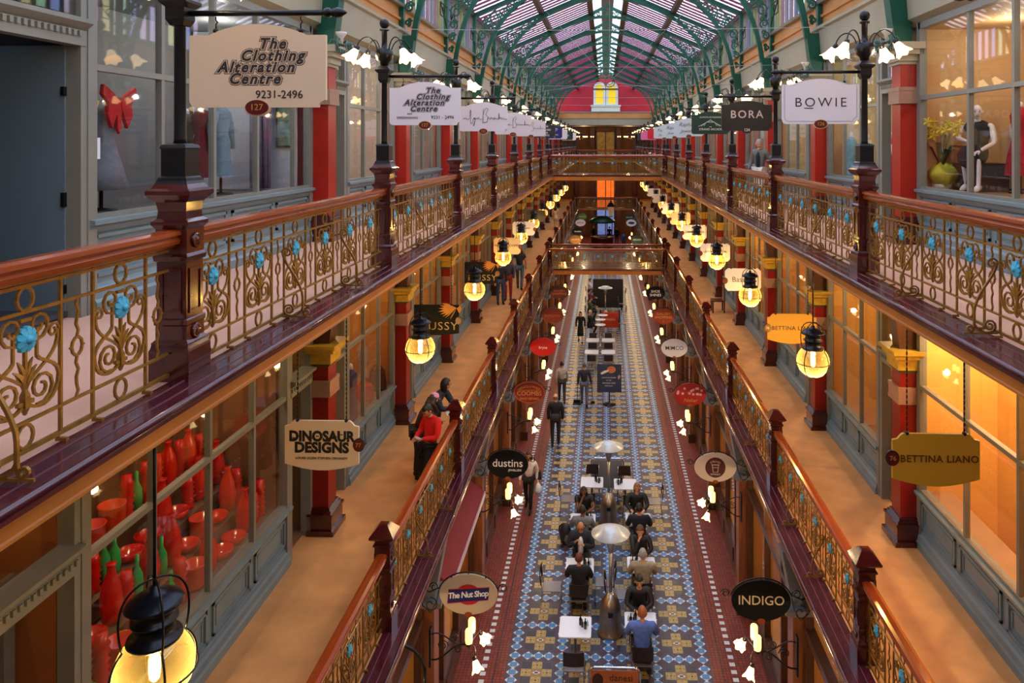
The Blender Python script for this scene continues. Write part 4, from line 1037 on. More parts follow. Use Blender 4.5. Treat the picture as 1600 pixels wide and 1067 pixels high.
def make_bracket_lamp():
    """wrought bracket from a column (at x=0) reaching +x, two upright tube lamps, two drooping tulips; z=0 at the arm"""
    root = empty('bracket_lamp')
    a = MB()
    a.tube(bez((0,0,-.25),(.2,0,-.3),(.35,0,.1),(.6,0,0),10), .014, 5); a.tube(bez((0,0,.15),(.2,0,.25),(.3,0,-.05),(.6,0,.0),10), .011, 5)
    for cx, cz, r in ((.18,-.02,.09),(.36,.1,.07),(.42,-.08,.06)): a.tube([(cx+p,0,cz+q) for p, q in spiral(0,0,r,.02,0,1.6,14)], .009, 5)
    a.box(-.03,0,-.05,.05,-.35,.25)
    for q in (-1,1):
        a.tube([(.6,0,0),(.62,q*.09,-.02),(.62,q*.13,.06)], .01, 5); a.tube(bez((.6,0,0),(.7,q*.12,.1),(.76,q*.24,.12),(.74,q*.3,-.0),7), .009, 5)
    a.build('bracket_arm', black, root)
    for q in (-1,1):
        t = MB(); t.lathe([(.03,0),(.052,.02),(.058,.06),(.058,.2),(.048,.225),(.0,.23)], 12); t = t.build('tube_lamp', tube_m, root, (.62,q*.13,.1))
        c = MB(); c.lathe([(.012,-.06),(.04,-.03),(.055,0),(.055,.015),(.02,.02)], 10); c.build('lamp_cup', black, t)
        add_shade(root, (.74,q*.3,-.02), (.35,q*.35,-.8), 1.0)
    li = bpy.data.lights.new('bracket_light', 'POINT'); li.energy = 28; li.color = (1,.68,.34); li.shadow_soft_size = .1
    lo = bpy.data.objects.new('bracket_light', li); C.objects.link(lo); lo.parent = root; lo.location = (.95,0,.1)
    return root
bl = make_bracket_lamp()
for k in range(0, 13):
    y = YP[k]
    put(bl, (-2.73, y-.35, 2.5), 0, f'black wrought bracket lamp with lit glass shades on the left ground floor columns, {ORD[k]}', 'lamp', 'bracket lamps of the ground floor')
    put(bl, (2.98, y-.35, 2.5), PI, f'black wrought bracket lamp with lit glass shades on the right ground floor columns, {ORD[k]}', 'lamp', 'bracket lamps of the ground floor')
OY = [YP[k]-.45 for k in range(15)]
beige = M('beige_oval', (206,186,150), .5)
def nut(t):
    t.prism(oval(.2,.16), -.017, -.015, 0); t.add([(-.33,-.0185,-.14),(.31,-.0185,-.075),(.33,-.0185,.12),(-.31,-.0185,.075)], [(0,1,2,3)], 1)
    stroke(t, [(-.33,-.14),(.31,-.075),(.33,.12),(-.31,.075),(-.33,-.14)], .006, 0, -.019)
    v0 = len(t.v); text_mb(t, 'The Nut Shop', .125, 0, -.0, -.021, 2, .05, .004, 'CENTER', .9, .001, .98)
    for i in range(v0, len(t.v)): x, y, z = t.v[i]; t.v[i] = (x, y, z+x*.085)
oval_sign('left', OY[1], beige, ([M('sign_red', (190,26,40), .5), M('sign_navy', (22,26,96), .5), inkw], nut), 'beige oval sign with red disc and tilted navy band, left ground floor')
blk = M('gloss_black_oval', (14,13,13), .6, spec=.2)
oval_sign('right', OY[1], blk, plain(M('pale_gold_lettering', (230,204,150), .45), ('INDIGO',.2,0,0)), 'black oval sign with pale gold capitals, right ground floor, nearest')
oval_sign('left', OY[2], blk, plain(inkw, ('dustins',.24,0,.02),('JEWELLERS',.06,.16,-.13)), 'black oval sign with large white rounded lowercase, left ground floor')
def cup(t):
    t.prism(oval(.22,.22), -.018, -.015, 0)
    text_mb(t, 'STRAND', .06, 0, .13, -.02, 1, arc=.17); text_mb(t, 'ESPRESSO', .05, 0, -.15, -.02, 1)
    stroke(t, [(-.07,.06),(-.05,-.1),(.05,-.1),(.07,.06),(-.07,.06)], .008, 1, -.02); stroke(t, [(-.06,0),(.06,0)], .006, 1, -.02); stroke(t, [(-.085,.06),(.085,.06)], .01, 1, -.02)
oval_sign('right', OY[2], M('pale_oval', (216,196,170), .5), ([M('sign_brown', (80,24,20), .5), M('pale_oval')], cup), 'pale oval sign with dark brown disc and cup emblem, right ground floor')
dr = M('dark_red_oval', (130,20,20), .45); glt = M('gilt_lettering')
oval_sign('left', OY[3], dr, ([glt], lambda t: (text_mb(t, 'COOMBS', .17, 0, -.03, -.018, 0, 0, 0), text_mb(t, 'WHILE-U-WAIT', .09, 0, .17, -.018, 0, 0, 0, arc=.5), text_mb(t, 'SHOE REPAIRS', .085, 0, -.18, -.018, 0), t.box(-.34,.34,-.018,-.015,.06,.068,0), stroke(t, oval(.43,.29)+[(.43,0)], .005, 0, -.017))), 'dark red oval sign with gilt lettering in three lines, left ground floor')
def blossom(t):
    rnd = random.Random(5)
    for k in range(16):
        x, z = -.36+.72*rnd.random(), -.02+.2*rnd.random()
        if (x/.42)**2+(z/.28)**2 > .85: continue
        for j in range(5): t.prism([(x+.022*math.cos(j*1.257)+.017*math.cos(i*1.05), z+.022*math.sin(j*1.257)+.017*math.sin(i*1.05)) for i in range(6)], -.019-.0001*j, -.015, 0)
    stroke(t, smooth([(-.1,.05),(.05,.1),(.15,.13),(.35,.1)]), .005, 1)
    text_mb(t, 'Nebar', .15, 0, -.17, -.018, 2, .3)
oval_sign('right', OY[3], M('cherry_oval', (166,18,26), .4), ([M('blossom_pink', (232,176,176), .5), M('twig_green', (120,130,80), .5), glt], blossom), 'cherry red oval sign strewn with pink blossoms, right ground floor')
oval_sign('left', OY[4], M('scarlet_oval', (206,10,14), .4), plain(inkw, ('bryce',.13,0,-.02)), 'plain scarlet oval sign with tiny white word, left ground floor')
oval_sign('right', OY[4], M('white_oval', (222,220,222), .45), plain(M('black_lettering'), ('MIMCO',.19,0,0)), 'white oval sign with black capitals, right ground floor')
oval_sign('left', OY[5], M('russet_oval', (120,36,14), .45), plain(M('rust_lettering', (190,80,40), .5), ('Sterling Place',.12,0,0)), 'russet oval sign with faint orange lettering, left ground floor')
oval_sign('right', OY[5], M('rust_oval', (150,50,20), .45), plain(glt, ('GALLERY',.14,0,.1),('SHOPPING',.15,0,-.04),('v',.1,0,-.2)), 'rust red oval sign with two lines of gilt capitals, right ground floor')
oval_sign('left', OY[6], M('dark_brown_oval', (74,26,14), .45), plain(M('rust_lettering'), ('GALLERY',.14,0,.08),('SHOPPING',.15,0,-.06)), 'dark brown oval sign by the bridge on the left ground floor')
oval_sign('right', OY[6], blk, plain(inkw, ('SHOE',.17,0,.08),('SHINES',.17,0,-.09)), 'black oval sign with two white lines by the bridge on the right ground floor')
far = [('left',54,M('gold_oval',(176,120,30),.5),'dull gold'),('left',59,blk,'black'),('left',65.5,pwhite,'white'),('left',71,M('lime_oval',(110,140,40),.5),'lime green'),
       ('right',54,M('forest_oval',(20,60,40),.5),'forest green'),('right',65.5,M('pale_blue_oval',(196,214,232),.5),'white and blue'),('right',70.5,bgreen,'dark green')]
for sd, y, mt, nm in far:
    oval_sign(sd, y, mt, plain(inkw if nm != 'white' else ink, (({'black':'Rambles'}.get(nm, 'ARCADE')),.16,0,0)) if nm != 'white and blue' else ([navy], lambda t: (t.prism(oval(.28,.12), -.018, -.015, 0),)), f'small {nm} oval sign in the far well beyond the bridge', False)
# ---------------------------------------------------------------- people
skinA = M('fair_skin', (214,160,128), .55, 0, .05, 20); skinB = M('brown_skin', (120,76,54), .5, 0, .08, 20); skinC = M('olive_skin', (188,132,96), .55, 0, .05, 20)
eye_m = M('dark_eye', (24,18,16), .3); lip_m = M('lip', (150,70,62), .5)
def skin_mesh(joints, edges, rad, root, sub=1):
    names = list(joints); idx = {n: i for i, n in enumerate(names)}
    me = bpy.data.meshes.new('figure'); me.from_pydata([joints[n] for n in names], [(idx[a], idx[b]) for a, b in edges], [])
    o = bpy.data.objects.new('figure', me); C.objects.link(o)
    m = o.modifiers.new('s', 'SKIN'); m.use_smooth_shade = True; m.branch_smoothing = .3
    sv = me.skin_vertices[0].data
    for n, i in idx.items():
        r = rad[n]; sv[i].radius = r if isinstance(r, tuple) else (r, r); sv[i].use_root = (n == root)
    if sub: s = o.modifiers.new('u', 'SUBSURF'); s.levels = sub; s.render_levels = sub
    dg = bpy.context.evaluated_depsgraph_get(); r = bpy.data.meshes.new_from_object(o.evaluated_get(dg))
    bpy.data.objects.remove(o); bpy.data.meshes.remove(me)
    return r
def into(mb, me, mi=0):
    mb.add([v.co[:] for v in me.vertices], [tuple(p.vertices) for p in me.polygons], mi, True); bpy.data.meshes.remove(me)
def head_into(mb, c, fwd, up, k=1.0):
    """skull, jaw, nose, ears, eyes, mouth; fwd = where the face looks"""
    f = Vector(fwd).normalized(); u = Vector(up).normalized(); r = f.cross(u).normalized(); u = r.cross(f).normalized()
    mb.x = Matrix(((r.x,f.x,u.x,c[0]),(r.y,f.y,u.y,c[1]),(r.z,f.z,u.z,c[2]),(0,0,0,1))) @ Matrix.Scale(k, 4)
    n, mrow = 18, 12; vs = []; fs = []
    for i in range(mrow+1):
        t = PI*i/mrow; z = -math.cos(t)
        for j in range(n):
            a = 2*PI*j/n; x = math.sin(t)*math.cos(a); y = math.sin(t)*math.sin(a)
            X, Y, Z = x*.074, y*.094, z*.115
            if z < .05: q = min(1, (.05-z)); X *= 1-.3*q; Y = Y*(1-.18*q)+.018*q*(1 if y > 0 else .2)
            if y > .75 and -.35 < z < .15 and abs(x) < .3: Y += .018*(1-abs(x)/.3)*(1-abs(z+.15)/.4)
            if y > .5 and .0 < z < .3 and .2 < abs(x) < .7: Y -= .006
            vs.append((X, Y, Z))
    for i in range(mrow):
        for j in range(n): fs.append((i*n+j, i*n+(j+1)%n, (i+1)*n+(j+1)%n, (i+1)*n+j))
    mb.add(vs, fs, 0, True)
    mb.add([(-.011,.088,.012),(.011,.088,.012),(.017,.09,-.03),(-.017,.09,-.03),(0,.116,-.026),(0,.098,.014)], [(0,5,4,3),(5,1,2,4),(3,4,2)], 0)
    for s in (-1,1):
        mb.ball((s*.03,.083,.016), .011, 8, 1, .7); mb.box(s*.018,s*.044,.085,.092,.036,.042,1); mb.ball((s*.077,0,-.005), .022, 8, 0, 1.4)
    mb.box(-.02,.02,.078,.092,-.058,-.048,2)
    mb.x = Matrix.Identity(4)
    return (r, f, u)
def hair_mb(c, ax, style, k=1.0):
    r, f, u = ax; mb = MB(); mb.x = Matrix(((r.x,f.x,u.x,c[0]),(r.y,f.y,u.y,c[1]),(r.z,f.z,u.z,c[2]),(0,0,0,1))) @ Matrix.Scale(k, 4)
    big = {'curly':1.3,'long':1.14,'bob':1.2,'tail':1.1,'bun':1.1}.get(style, 1.09)
    n, mr = 18, 12; vs = []; fs = []; rnd = random.Random(2)
    for i in range(mr+1):
        t = PI*i/mr; z = -math.cos(t)
        for j in range(n):
            a = 2*PI*j/n; x = math.sin(t)*math.cos(a); y = math.sin(t)*math.sin(a)
            b = big*(1+(.12*rnd.random() if style == 'curly' else .02*rnd.random()))
            lowk = 1.0 if style not in ('long','bob','curly') else 1.25
            vs.append((x*.078*b, y*.096*b-.006, z*.118*b*(lowk if z < 0 else 1)+.004))
    lowz = {'short':-.35,'bald':-.4,'long':-1.1,'bob':-.95,'curly':-.95,'tail':-.5,'bun':-.5}.get(style, -.35)
    for i in range(mr):
        zc = -math.cos(PI*(i+.5)/mr)
        for j in range(n):
            a = 2*PI*(j+.5)/n; y = math.sin(PI*(i+.5)/mr)*math.sin(a)
            if zc < lowz: continue
            if y > .25 and zc < .42: continue
            if zc < -.1 and y > .05: continue
            if style == 'bald' and zc > .15: continue
            fs.append((i*n+j, i*n+(j+1)%n, (i+1)*n+(j+1)%n, (i+1)*n+j))
    mb.add(vs, fs, 0, True)
    if style in ('long',):
        for q in (-.05,-.02,.02,.05): mb.tube([(q,-.07,.02),(q*1.3,-.1,-.1),(q*1.3,-.1,-.22),(q,-.08,-.3)], [.04,.045,.035,.012], 7)
    if style == 'tail': mb.tube([(0,-.09,.03),(0,-.14,.02),(0,-.15,-.1),(0,-.12,-.26)], [.02,.04,.04,.01], 8)
    if style == 'bun': mb.ball((0,-.11,.05), .05, 10)
    return mb
STAND = dict(pel=(0,0,.96), sp=(0,-.01,1.12), ch=(0,0,1.3), nk=(0,.02,1.47), hd=(0,.035,1.62), hl=(-.1,0,.92), kl=(-.105,.02,.5), al=(-.1,-.02,.085), tl=(-.115,.16,.035), hr=(.1,0,.92), kr=(.105,.02,.5), ar=(.1,-.02,.085), tr=(.115,.16,.035),
             sl=(-.185,0,1.42), el=(-.235,-.03,1.13), wl=(-.235,.07,.88), sr=(.185,0,1.42), er=(.235,-.03,1.13), wr=(.235,.07,.88), face=(0,1,-.08))
def pose(base=STAND, **k): d = dict(base); d.update(k); return d
WALK = pose(kl=(-.1,.16,.51), al=(-.1,.22,.09), tl=(-.11,.38,.06), kr=(.1,-.04,.5), ar=(.1,-.28,.13), tr=(.11,-.13,.04), el=(-.24,-.1,1.14), wl=(-.23,-.05,.88), er=(.24,.03,1.14), wr=(.23,.18,.92))
SIT = pose(pel=(0,0,.575), sp=(0,.0,.74), ch=(0,.05,.92), nk=(0,.09,1.08), hd=(0,.13,1.225), hl=(-.1,.02,.565), kl=(-.13,.42,.54), al=(-.13,.24,.09), tl=(-.15,.4,.035), hr=(.1,.02,.565), kr=(.13,.42,.54), ar=(.13,.2,.09), tr=(.15,.36,.035),
           sl=(-.2,.06,1.04), el=(-.27,.2,.81), wl=(-.1,.42,.81), sr=(.2,.06,1.04), er=(.27,.2,.81), wr=(.1,.44,.81), face=(0,1,-.25))
CHIN = pose(SIT, wr=(.04,.28,1.06), er=(.14,.36,.83), hd=(0,.16,1.215), face=(0,1,-.1))
BACKSIT = pose(SIT, ch=(0,.0,.94), nk=(0,.02,1.1), hd=(0,.05,1.245), sl=(-.205,0.01,1.06), sr=(.205,0.01,1.06), el=(-.28,.13,.82), er=(.28,.13,.82), wl=(-.16,.38,.81), wr=(.16,.38,.81), face=(0,1,-.12))
pid = [0]
def hand_joints(J, E, R, w, el, tag_, curl=.6):
    """palm and five fingers past the wrist along the forearm"""
    a = Vector(J[w]); d = (a-Vector(J[el])).normalized(); side = d.cross(Vector((0,0,1)))
    side = side.normalized() if side.length > .2 else Vector((1,0,0)); dn = side.cross(d).normalized()
    dn = dn if dn.z < 0 or abs(dn.z) < .2 else -dn
    p = a+d*.075; J[tag_+'p'] = tuple(p); E.append((w, tag_+'p')); R[tag_+'p'] = (.034,.018)
    for i, (o, L) in enumerate(((-.03,.06),(-.01,.075),(.01,.07),(.03,.055))):
        q = p+side*o+d*L*.5+dn*.008; e = q+d*L*.45*(1-curl*.4)+dn*L*.5*curl
        J[f'{tag_}f{i}'] = tuple(q); J[f'{tag_}g{i}'] = tuple(e); E += [(tag_+'p', f'{tag_}f{i}'), (f'{tag_}f{i}', f'{tag_}g{i}')]; R[f'{tag_}f{i}'] = .0095; R[f'{tag_}g{i}'] = .008
    th = a+d*.03-side*.035+dn*.01; te = th+d*.045-side*.012+dn*.015
    J[tag_+'t'] = tuple(th); J[tag_+'u'] = tuple(te); E += [(w, tag_+'t'), (tag_+'t', tag_+'u')]; R[tag_+'t'] = .011; R[tag_+'u'] = .0085
def person(loc, rz, label, P, top, legs=None, hair=('short',(30,22,18)), skin=skinA, k=1.0, sleeve='long', skirt=None, group=None, name='person', cat='person', jacket=None, shoes=(28,24,22), bulk=1.0, cap=None):
    """body is one skin; clothes and hair are children. Local +y is where the figure looks"""
    root = empty(name, loc, rz, label, cat, group); root.scale = (k,k,k)
    J = {n: P[n] for n in P if n != 'face'}
    E = [('pel','sp'),('sp','ch'),('ch','nk'),('nk','hd0'),('pel','hl'),('hl','kl'),('kl','al'),('al','tl'),('pel','hr'),('hr','kr'),('kr','ar'),('ar','tr'),('ch','sl'),('sl','el'),('el','wl'),('ch','sr'),('sr','er'),('er','wr')]
    hd = Vector(J.pop('hd')); J['hd0'] = tuple(Vector(J['nk'])*.35+hd*.65-Vector((0,.01,.01)))
    R = dict(pel=(.135,.1), sp=(.12,.09), ch=(.15,.105), nk=.055, hd0=.05, hl=.085, kl=.055, al=.04, tl=.035, hr=.085, kr=.055, ar=.04, tr=.035, sl=.07, el=.045, wl=.028, sr=.07, er=.045, wr=.028)
    JB, EB, RB = dict(J), list(E), dict(R)
    for n in RB:
        q = .66 if n in ('pel','sp','ch','hl','hr') else .7 if n in ('sl','sr','kl','kr') else .8 if n in ('al','ar') else .85 if n in ('el','er') and sleeve == 'long' else 1
        RB[n] = tuple(v*q for v in RB[n]) if isinstance(RB[n], tuple) else RB[n]*q
    hand_joints(JB, EB, RB, 'wl', 'el', 'L'); hand_joints(JB, EB, RB, 'wr', 'er', 'Q')
    mb = MB(); into(mb, skin_mesh(JB, EB, RB, 'pel'))
    ax = head_into(mb, hd, P['face'], (0,0,1), 1.0)
    mb.build('body', [skin, eye_m, lip_m], root, fix=False)
    if hair: hair_mb(hd, ax, hair[0]).build('hair', M('hair_%d_%d_%d' % hair[1], hair[1], .5, 0, .3, 40), root, fix=False)
    def cloth(nm, js, es, grow, mat, rootj, over={}):
        rr = {}
        for n in js:
            r = R[n]; r = r if isinstance(r, tuple) else (r, r); rr[n] = tuple(q*grow+.012 for q in r)
        rr.update(over); m = MB(); into(m, skin_mesh({n: J[n] for n in js}, es, rr, rootj)); return m.build(nm, mat, root, fix=False)
    def cm(col): return M('cloth_%d_%d_%d' % col, col, .8, 0, .18, 14, .25)
    aj = ['sl','sr'] + (['el','er'] if sleeve != 'none' else []); es = [('pel','sp'),('sp','ch'),('ch','nk'),('ch','sl'),('ch','sr')]
    J0 = dict(J)
    if sleeve == 'long': aj += ['wl','wr']; es += [('sl','el'),('el','wl'),('sr','er'),('er','wr')]
    elif sleeve == 'short':
        for a, b in (('sl','el'),('sr','er')): J[b] = tuple(Vector(J[a])*.45+Vector(J[b])*.55)
        es += [('sl','el'),('sr','er')]
    cloth('shirt' if not jacket else 'jacket', ['pel','sp','ch','nk']+aj, es, 1.06*bulk, cm(top), 'ch', dict(nk=(.062,.06)))
    J.update(J0)
    if jacket:
        m = MB(); c0, s0 = Vector(J['ch']), Vector(J['sp']); f = Vector((0,1,0))
        m.tube([c0+f*.075+Vector((0,0,.1)), c0+f*.09, s0+f*.085, s0+f*.075-Vector((0,0,.1))], [.03,.06,.065,.05], 8); m.build('shirt', cm(jacket), root)
    if skirt:
        m = MB(); p = Vector(J['pel']); kn = (Vector(J['kl'])+Vector(J['kr']))/2
        pts = [p+Vector((0,0,.06)), p+(kn-p)*.35, p+(kn-p)*.75, kn+(kn-p)*skirt]
        m.tube(pts, [.14,.17,.18,.19], 12); m.build('skirt', cm(legs or top), root)
    elif legs:
        cloth('trousers', ['pel','hl','kl','al','hr','kr','ar'], [('pel','hl'),('hl','kl'),('kl','al'),('pel','hr'),('hr','kr'),('kr','ar')], 1.08, cm(legs), 'pel', dict(al=(.058,.056), ar=(.058,.056)))
    for a, t in (('al','tl'),('ar','tr')):
        m = MB(); A, T_ = Vector(J[a]), Vector(J[t]); d = (T_-A); m.tube([A-d*.25+Vector((0,0,-.03)), A+Vector((0,0,-.02)), A+d*.5-Vector((0,0,.005)), T_+d*.2], [.035,.05,.047,.03], 8); m.build('shoe', cm(shoes), root)
    if cap:
        m = MB(); r, f, u = ax; m.x = Matrix(((r.x,f.x,u.x,hd.x),(r.y,f.y,u.y,hd.y),(r.z,f.z,u.z,hd.z),(0,0,0,1)))
        m.lathe([(.092,.03),(.1,.06),(.085,.11),(.05,.135),(.0,.14)], 14); m.prism([(.085*math.cos(t), .06+.13*math.sin(t)) for t in [PI*i/10 for i in range(11)]], .03, .042, 0, 'xy'); m.build('cap', cm(cap), root)
    return root
AWAY, TOWARD = 0, PI
def gfeet(px, py): p = at(px, py, z=0); return (p.x, p.y, 0)
def mfeet(px, py): p = at(px, py, z=ZM); return (p.x, p.y, ZM)
blackc = (24,24,28)
person(gfeet(878,629), AWAY+.1, 'person in pale grey shirt and dark trousers walking away', pose(WALK), (176,172,160), (58,54,52), ('short',(22,18,16)), skinC, .94, 'long')
pan = person(gfeet(913,634), AWAY, 'person in navy jumper and grey trousers holding a broom and long dustpan', pose(WALK, wl=(-.27,.1,.86), wr=(.29,.12,.86)), (34,38,52), (96,98,112), ('short',(70,66,62)), skinC, .97)
person(gfeet(868,697), AWAY+.05, 'bald person in black jacket with waist bag walking away', pose(STAND, kr=(.105,.1,.51), ar=(.1,.1,.09), tr=(.11,.27,.04), al=(-.1,-.12,.1), tl=(-.11,.04,.04)), (22,24,30), (46,42,38), ('bald',(120,90,70)), skinA, 1.03, bulk=1.22)
wb = empty('waist_bag', gfeet(868,697), .05, 'dark bag worn at the back of the bald person in black', 'bag'); m = MB(); m.x = Matrix.Translation((0,-.24,1.08)); m.stack([(.2,-.1),(.26,-.06),(.27,.04),(.22,.1)]); m.x = Matrix.Identity(4); m.build('bag', M('cloth_40_42_46',(40,42,46),.7,0,.1,10), wb)
wl_ = person(gfeet(826,796), TOWARD-.1, 'person in white top and black trousers walking towards the viewer with bags', pose(WALK), (222,214,206), (22,20,22), ('long',(40,26,20)), skinC, .95)
person(gfeet(907,535), TOWARD, 'person in black knee-length dress walking towards the viewer', pose(WALK), (22,20,22), None, ('bob',(46,34,28)), skinA, .93, 'long', .25)
# things they carry
def thing_mb(name, loc, rz, label, cat, mb, mat, group=None):
    o = mb.build(name, mat, None, loc); o.rotation_euler = (0,0,rz); return tag(o, label, cat, group)
p = gfeet(826,796)
m = MB(); m.tube([(0,0,.3),(0,0,.22),(0,0,.1),(0,0,0)], [.012,.07,.12,.09], 8); m.tube([(0,0,.28),(.0,.0,.36)], .01, 5)
thing_mb('shopping_bag', (p[0]+.27, p[1]+.0, .48), 0, 'white plastic shopping bag in the hand of the person in white', 'bag', m, M('white_plastic',(224,226,232),.4))
m = MB(); m.x = Matrix.Scale(.7,4,(0,1,0)); m.stack([(.16,-.12),(.2,-.1),(.18,.1),(.12,.13)]); m.x = Matrix.Identity(4); m.tube([(-.05,0,.12),(-.12,0,.4),(-.1,0,.58)], .01, 5)
thing_mb('handbag', (p[0]+.26, p[1]+.1, .95), 0, 'black shoulder bag of the person in white top', 'bag', m, M('cloth_24_24_28',blackc,.6))
p = gfeet(913,634)
m = MB(); m.tube([(-.27*.97,.17,.95),(-.3,.2,.08)], .012, 6); m.box(-.45,-.15,.08,.34,.0,.02); m.box(-.45,-.15,.32,.34,.0,.12); m.box(-.45,-.43,.08,.34,0,.1); m.box(-.17,-.15,.08,.34,0,.1)
thing_mb('dustpan', (p[0],p[1],0), 0, 'black long-handled dustpan held by the person in navy', 'dustpan', m, black)
m = MB(); m.tube([(.29*.97,.18,1.0),(.33,.25,.1)], .012, 6); m.box(.25,.41,.22,.28,0,.1)
thing_mb('broom', (p[0],p[1],0), 0, 'thin broom held in the right hand of the person in navy', 'broom', m, black)
# middle gallery left
LEAN = pose(STAND, sp=(0,.06,1.12), ch=(0,.16,1.26), nk=(0,.26,1.38), hd=(-.02,.31,1.5), sl=(-.185,.2,1.33), sr=(.185,.2,1.33), el=(-.26,.32,1.09), er=(.25,.34,1.09), wl=(-.05,.42,1.06), wr=(.05,.46,1.06), face=(-.8,.7,-.1))
person((-3.46,14.6,ZM), -PI/2-.25, 'person in dark grey top with black bobbed hair leaning on the handrail', LEAN, (44,48,58), (40,40,48), ('bob',(16,14,14)), skinC, .98, bulk=1.15)
person((-3.5,13.65,ZM), -PI/2+.4, 'person in maroon with a pink cap, half hidden at the newel post', pose(LEAN, face=(-.6,.6,-.4)), (64,16,22), (30,26,28), ('long',(40,28,22)), skinC, .96, cap=(232,160,190))
person((-3.17,12.95,ZM), PI-.75, 'person in bright red hooded jacket and black trousers looking down at a phone', pose(STAND, pel=(0,-.05,.96), sp=(0,-.12,1.12), ch=(0,-.14,1.3), nk=(0,-.1,1.46), hd=(0,-.03,1.59), sl=(-.19,-.14,1.42), sr=(.19,-.14,1.42), el=(-.25,-.08,1.14), er=(.26,-.06,1.14), wl=(-.1,.17,1.14), wr=(.05,.2,1.14), al=(-.12,.18,.085), tl=(-.13,.36,.035), kl=(-.11,.06,.5), face=(-.1,1,-.75)), (206,16,16), (18,16,20), ('tail',(18,14,14)), skinC, .96, bulk=1.08, shoes=(20,18,20))
m = MB(); m.box(-.035,.035,-.06,.06,-.006,.006); thing_mb('phone', (-3.26,12.72,ZM+1.13), .9, 'small phone held by the person in red', 'phone', m, M('pale_phone',(170,176,190),.2))
m = MB(); m.box(-.11,.11,-.15,.15,-.004,.004); thing_mb('leaflet', (-3.0,14.3,ZM+1.01), .4, 'white leaflet lying on the handrail under leaning arms', 'leaflet', m, M('paper',(222,226,232),.6))
person(mfeet(812,453), AWAY, 'person in black short-sleeved top and blue jeans walking away along left gallery', pose(WALK), (26,32,36), (70,92,120), ('short',(26,22,20)), skinC, 1.07, 'short')
person(mfeet(782,475), TOWARD+.3, 'person in dark jacket and blue jeans facing the viewer under the globe lantern', pose(STAND), (28,34,46), (58,76,108), ('long',(60,40,28)), skinA, .98)
person(mfeet(794,469), TOWARD, 'person in red trousers partly behind another on the left gallery', pose(STAND), (70,70,96), (150,40,30), ('short',(40,30,24)), skinA, 1.0)
person(mfeet(868,357), AWAY, 'small far person in white top and dark shorts on the left gallery', pose(WALK), (224,196,160), None, ('long',(60,34,20)), skinA, .98, 'short', -.35)
# upper right
person((3.98,18.9,ZU), PI/2+.85, 'grey-haired person in grey jacket and pale trousers on the upper right gallery', pose(WALK, face=(-.7,.7,-.35)), (108,106,104), (214,206,196), ('short',(130,128,126)), skinA, .97, jacket=(26,30,50), bulk=1.12)
# ---------------------------------------------------------------- cafe furniture on the ground floor
steel = M('brushed_steel', (176,172,164), .28, .95, .12, 3, stretch=(.3,.3,8)); wenge = M('dark_wenge', (46,34,32), .4, 0, .2, 10); tabletop = M('white_tabletop', (230,236,242), .25, coat=.5); chrome = M('chrome_tube', (200,200,204), .15, 1)
def make_table():
    r = empty('cafe_table')
    m = MB(); c = .04; w = .32
    m.prism([(w-c+c*math.cos(a)*1 if 0 else (s_x*(w-c)+c*math.cos(t)), s_y*(w-c)+c*math.sin(t)) for s_x, s_y, t0 in ((1,1,0),(-1,1,PI/2),(-1,-1,PI),(1,-1,PI*1.5)) for t in [t0+PI/2*i/4 for i in range(5)] for a in (0,)], .715, .74, 0, 'xy')
    m.build('table_top', tabletop, r)
    m = MB(); m.lathe([(.03,.03),(.03,.7),(.07,.714)], 12); m.build('pedestal', steel, r)
    m = MB(); m.lathe([(.22,0),(.22,.012),(.06,.03),(.03,.05)], 20); m.build('base', steel, r)
    return r
def make_chair():
    """faces +y (towards the table)"""
    r = empty('cafe_chair')
    m = MB(); m.box(-.2,.2,-.2,.2,.415,.43); m.build('seat', M('grey_brown_seat',(110,96,92),.3,0,.1,5,coat=.3), r)
    m = MB(); n = 8
    for i in range(n):
        a, b = -.2+.4*i/n, -.2+.4*(i+1)/n; f = lambda x: -.23-.03*(1-(x/.2)**2)
        m.add([(a,f(a),.56),(b,f(b),.56),(b,f(b)-.02,.84),(a,f(a)-.02,.84),(a,f(a)-.012,.56),(b,f(b)-.012,.56),(b,f(b)-.032,.84),(a,f(a)-.032,.84)], [(0,1,2,3),(7,6,5,4),(0,4,5,1),(3,2,6,7)]+([(0,3,7,4)] if i == 0 else [])+([(1,5,6,2)] if i == n-1 else []), 0)
    m.build('backrest', wenge, r)
    for sx in (-1,1):
        m = MB(); m.tube([(sx*.19,.19,.415),(sx*.21,.21,0)], .011, 6); m.build('leg', chrome, r)
        m = MB(); m.tube([(sx*.21,-.24,0),(sx*.19,-.2,.415),(sx*.19,-.225,.58),(sx*.19,-.24,.84)], .011, 6); m.build('leg', chrome, r)
    return r
tb, ch = make_table(), make_chair()
def tpos(px, py): p = at(px, py, z=.74); return p.x, p.y
rows = [('nearest', (899,979), (1001,972)), ('second', (906,884), (1002,882)), ('third', (911,812), (997,811)), ('fourth', (925,753), (977,756)), ('fifth', (924.5,549.6), (950.5,549.6)), ('sixth', (926,531), (950.5,531))]
TB = {}
for nm, l, r in rows:
    for sd, q in (('left', l), ('right', r)):
        x, y = tpos(*q); TB[nm, sd] = (x, y)
        put(tb, (x, y, 0), 0, f'square white cafe table, {nm} from the viewer in the {sd} row', 'table', 'white cafe tables')
def chair(x, y, rz, label): put(ch, (x, y, 0), rz, label, 'chair', 'dark cafe chairs')
def sit(nm, sd, near, label, P, *a, dx=0, **k):
    x, y = TB[nm, sd]
    d = -.62 if near else .66
    chair(x+dx, y+d, 0 if near else PI, f'dark cafe chair on the {"near" if near else "far"} side of the {nm} {sd} table' + (', occupied' if label else ', empty'))
    if label: person((x+dx, y+d-(.03 if near else -.03), 0), 0 if near else PI, label, P, *a, **k)
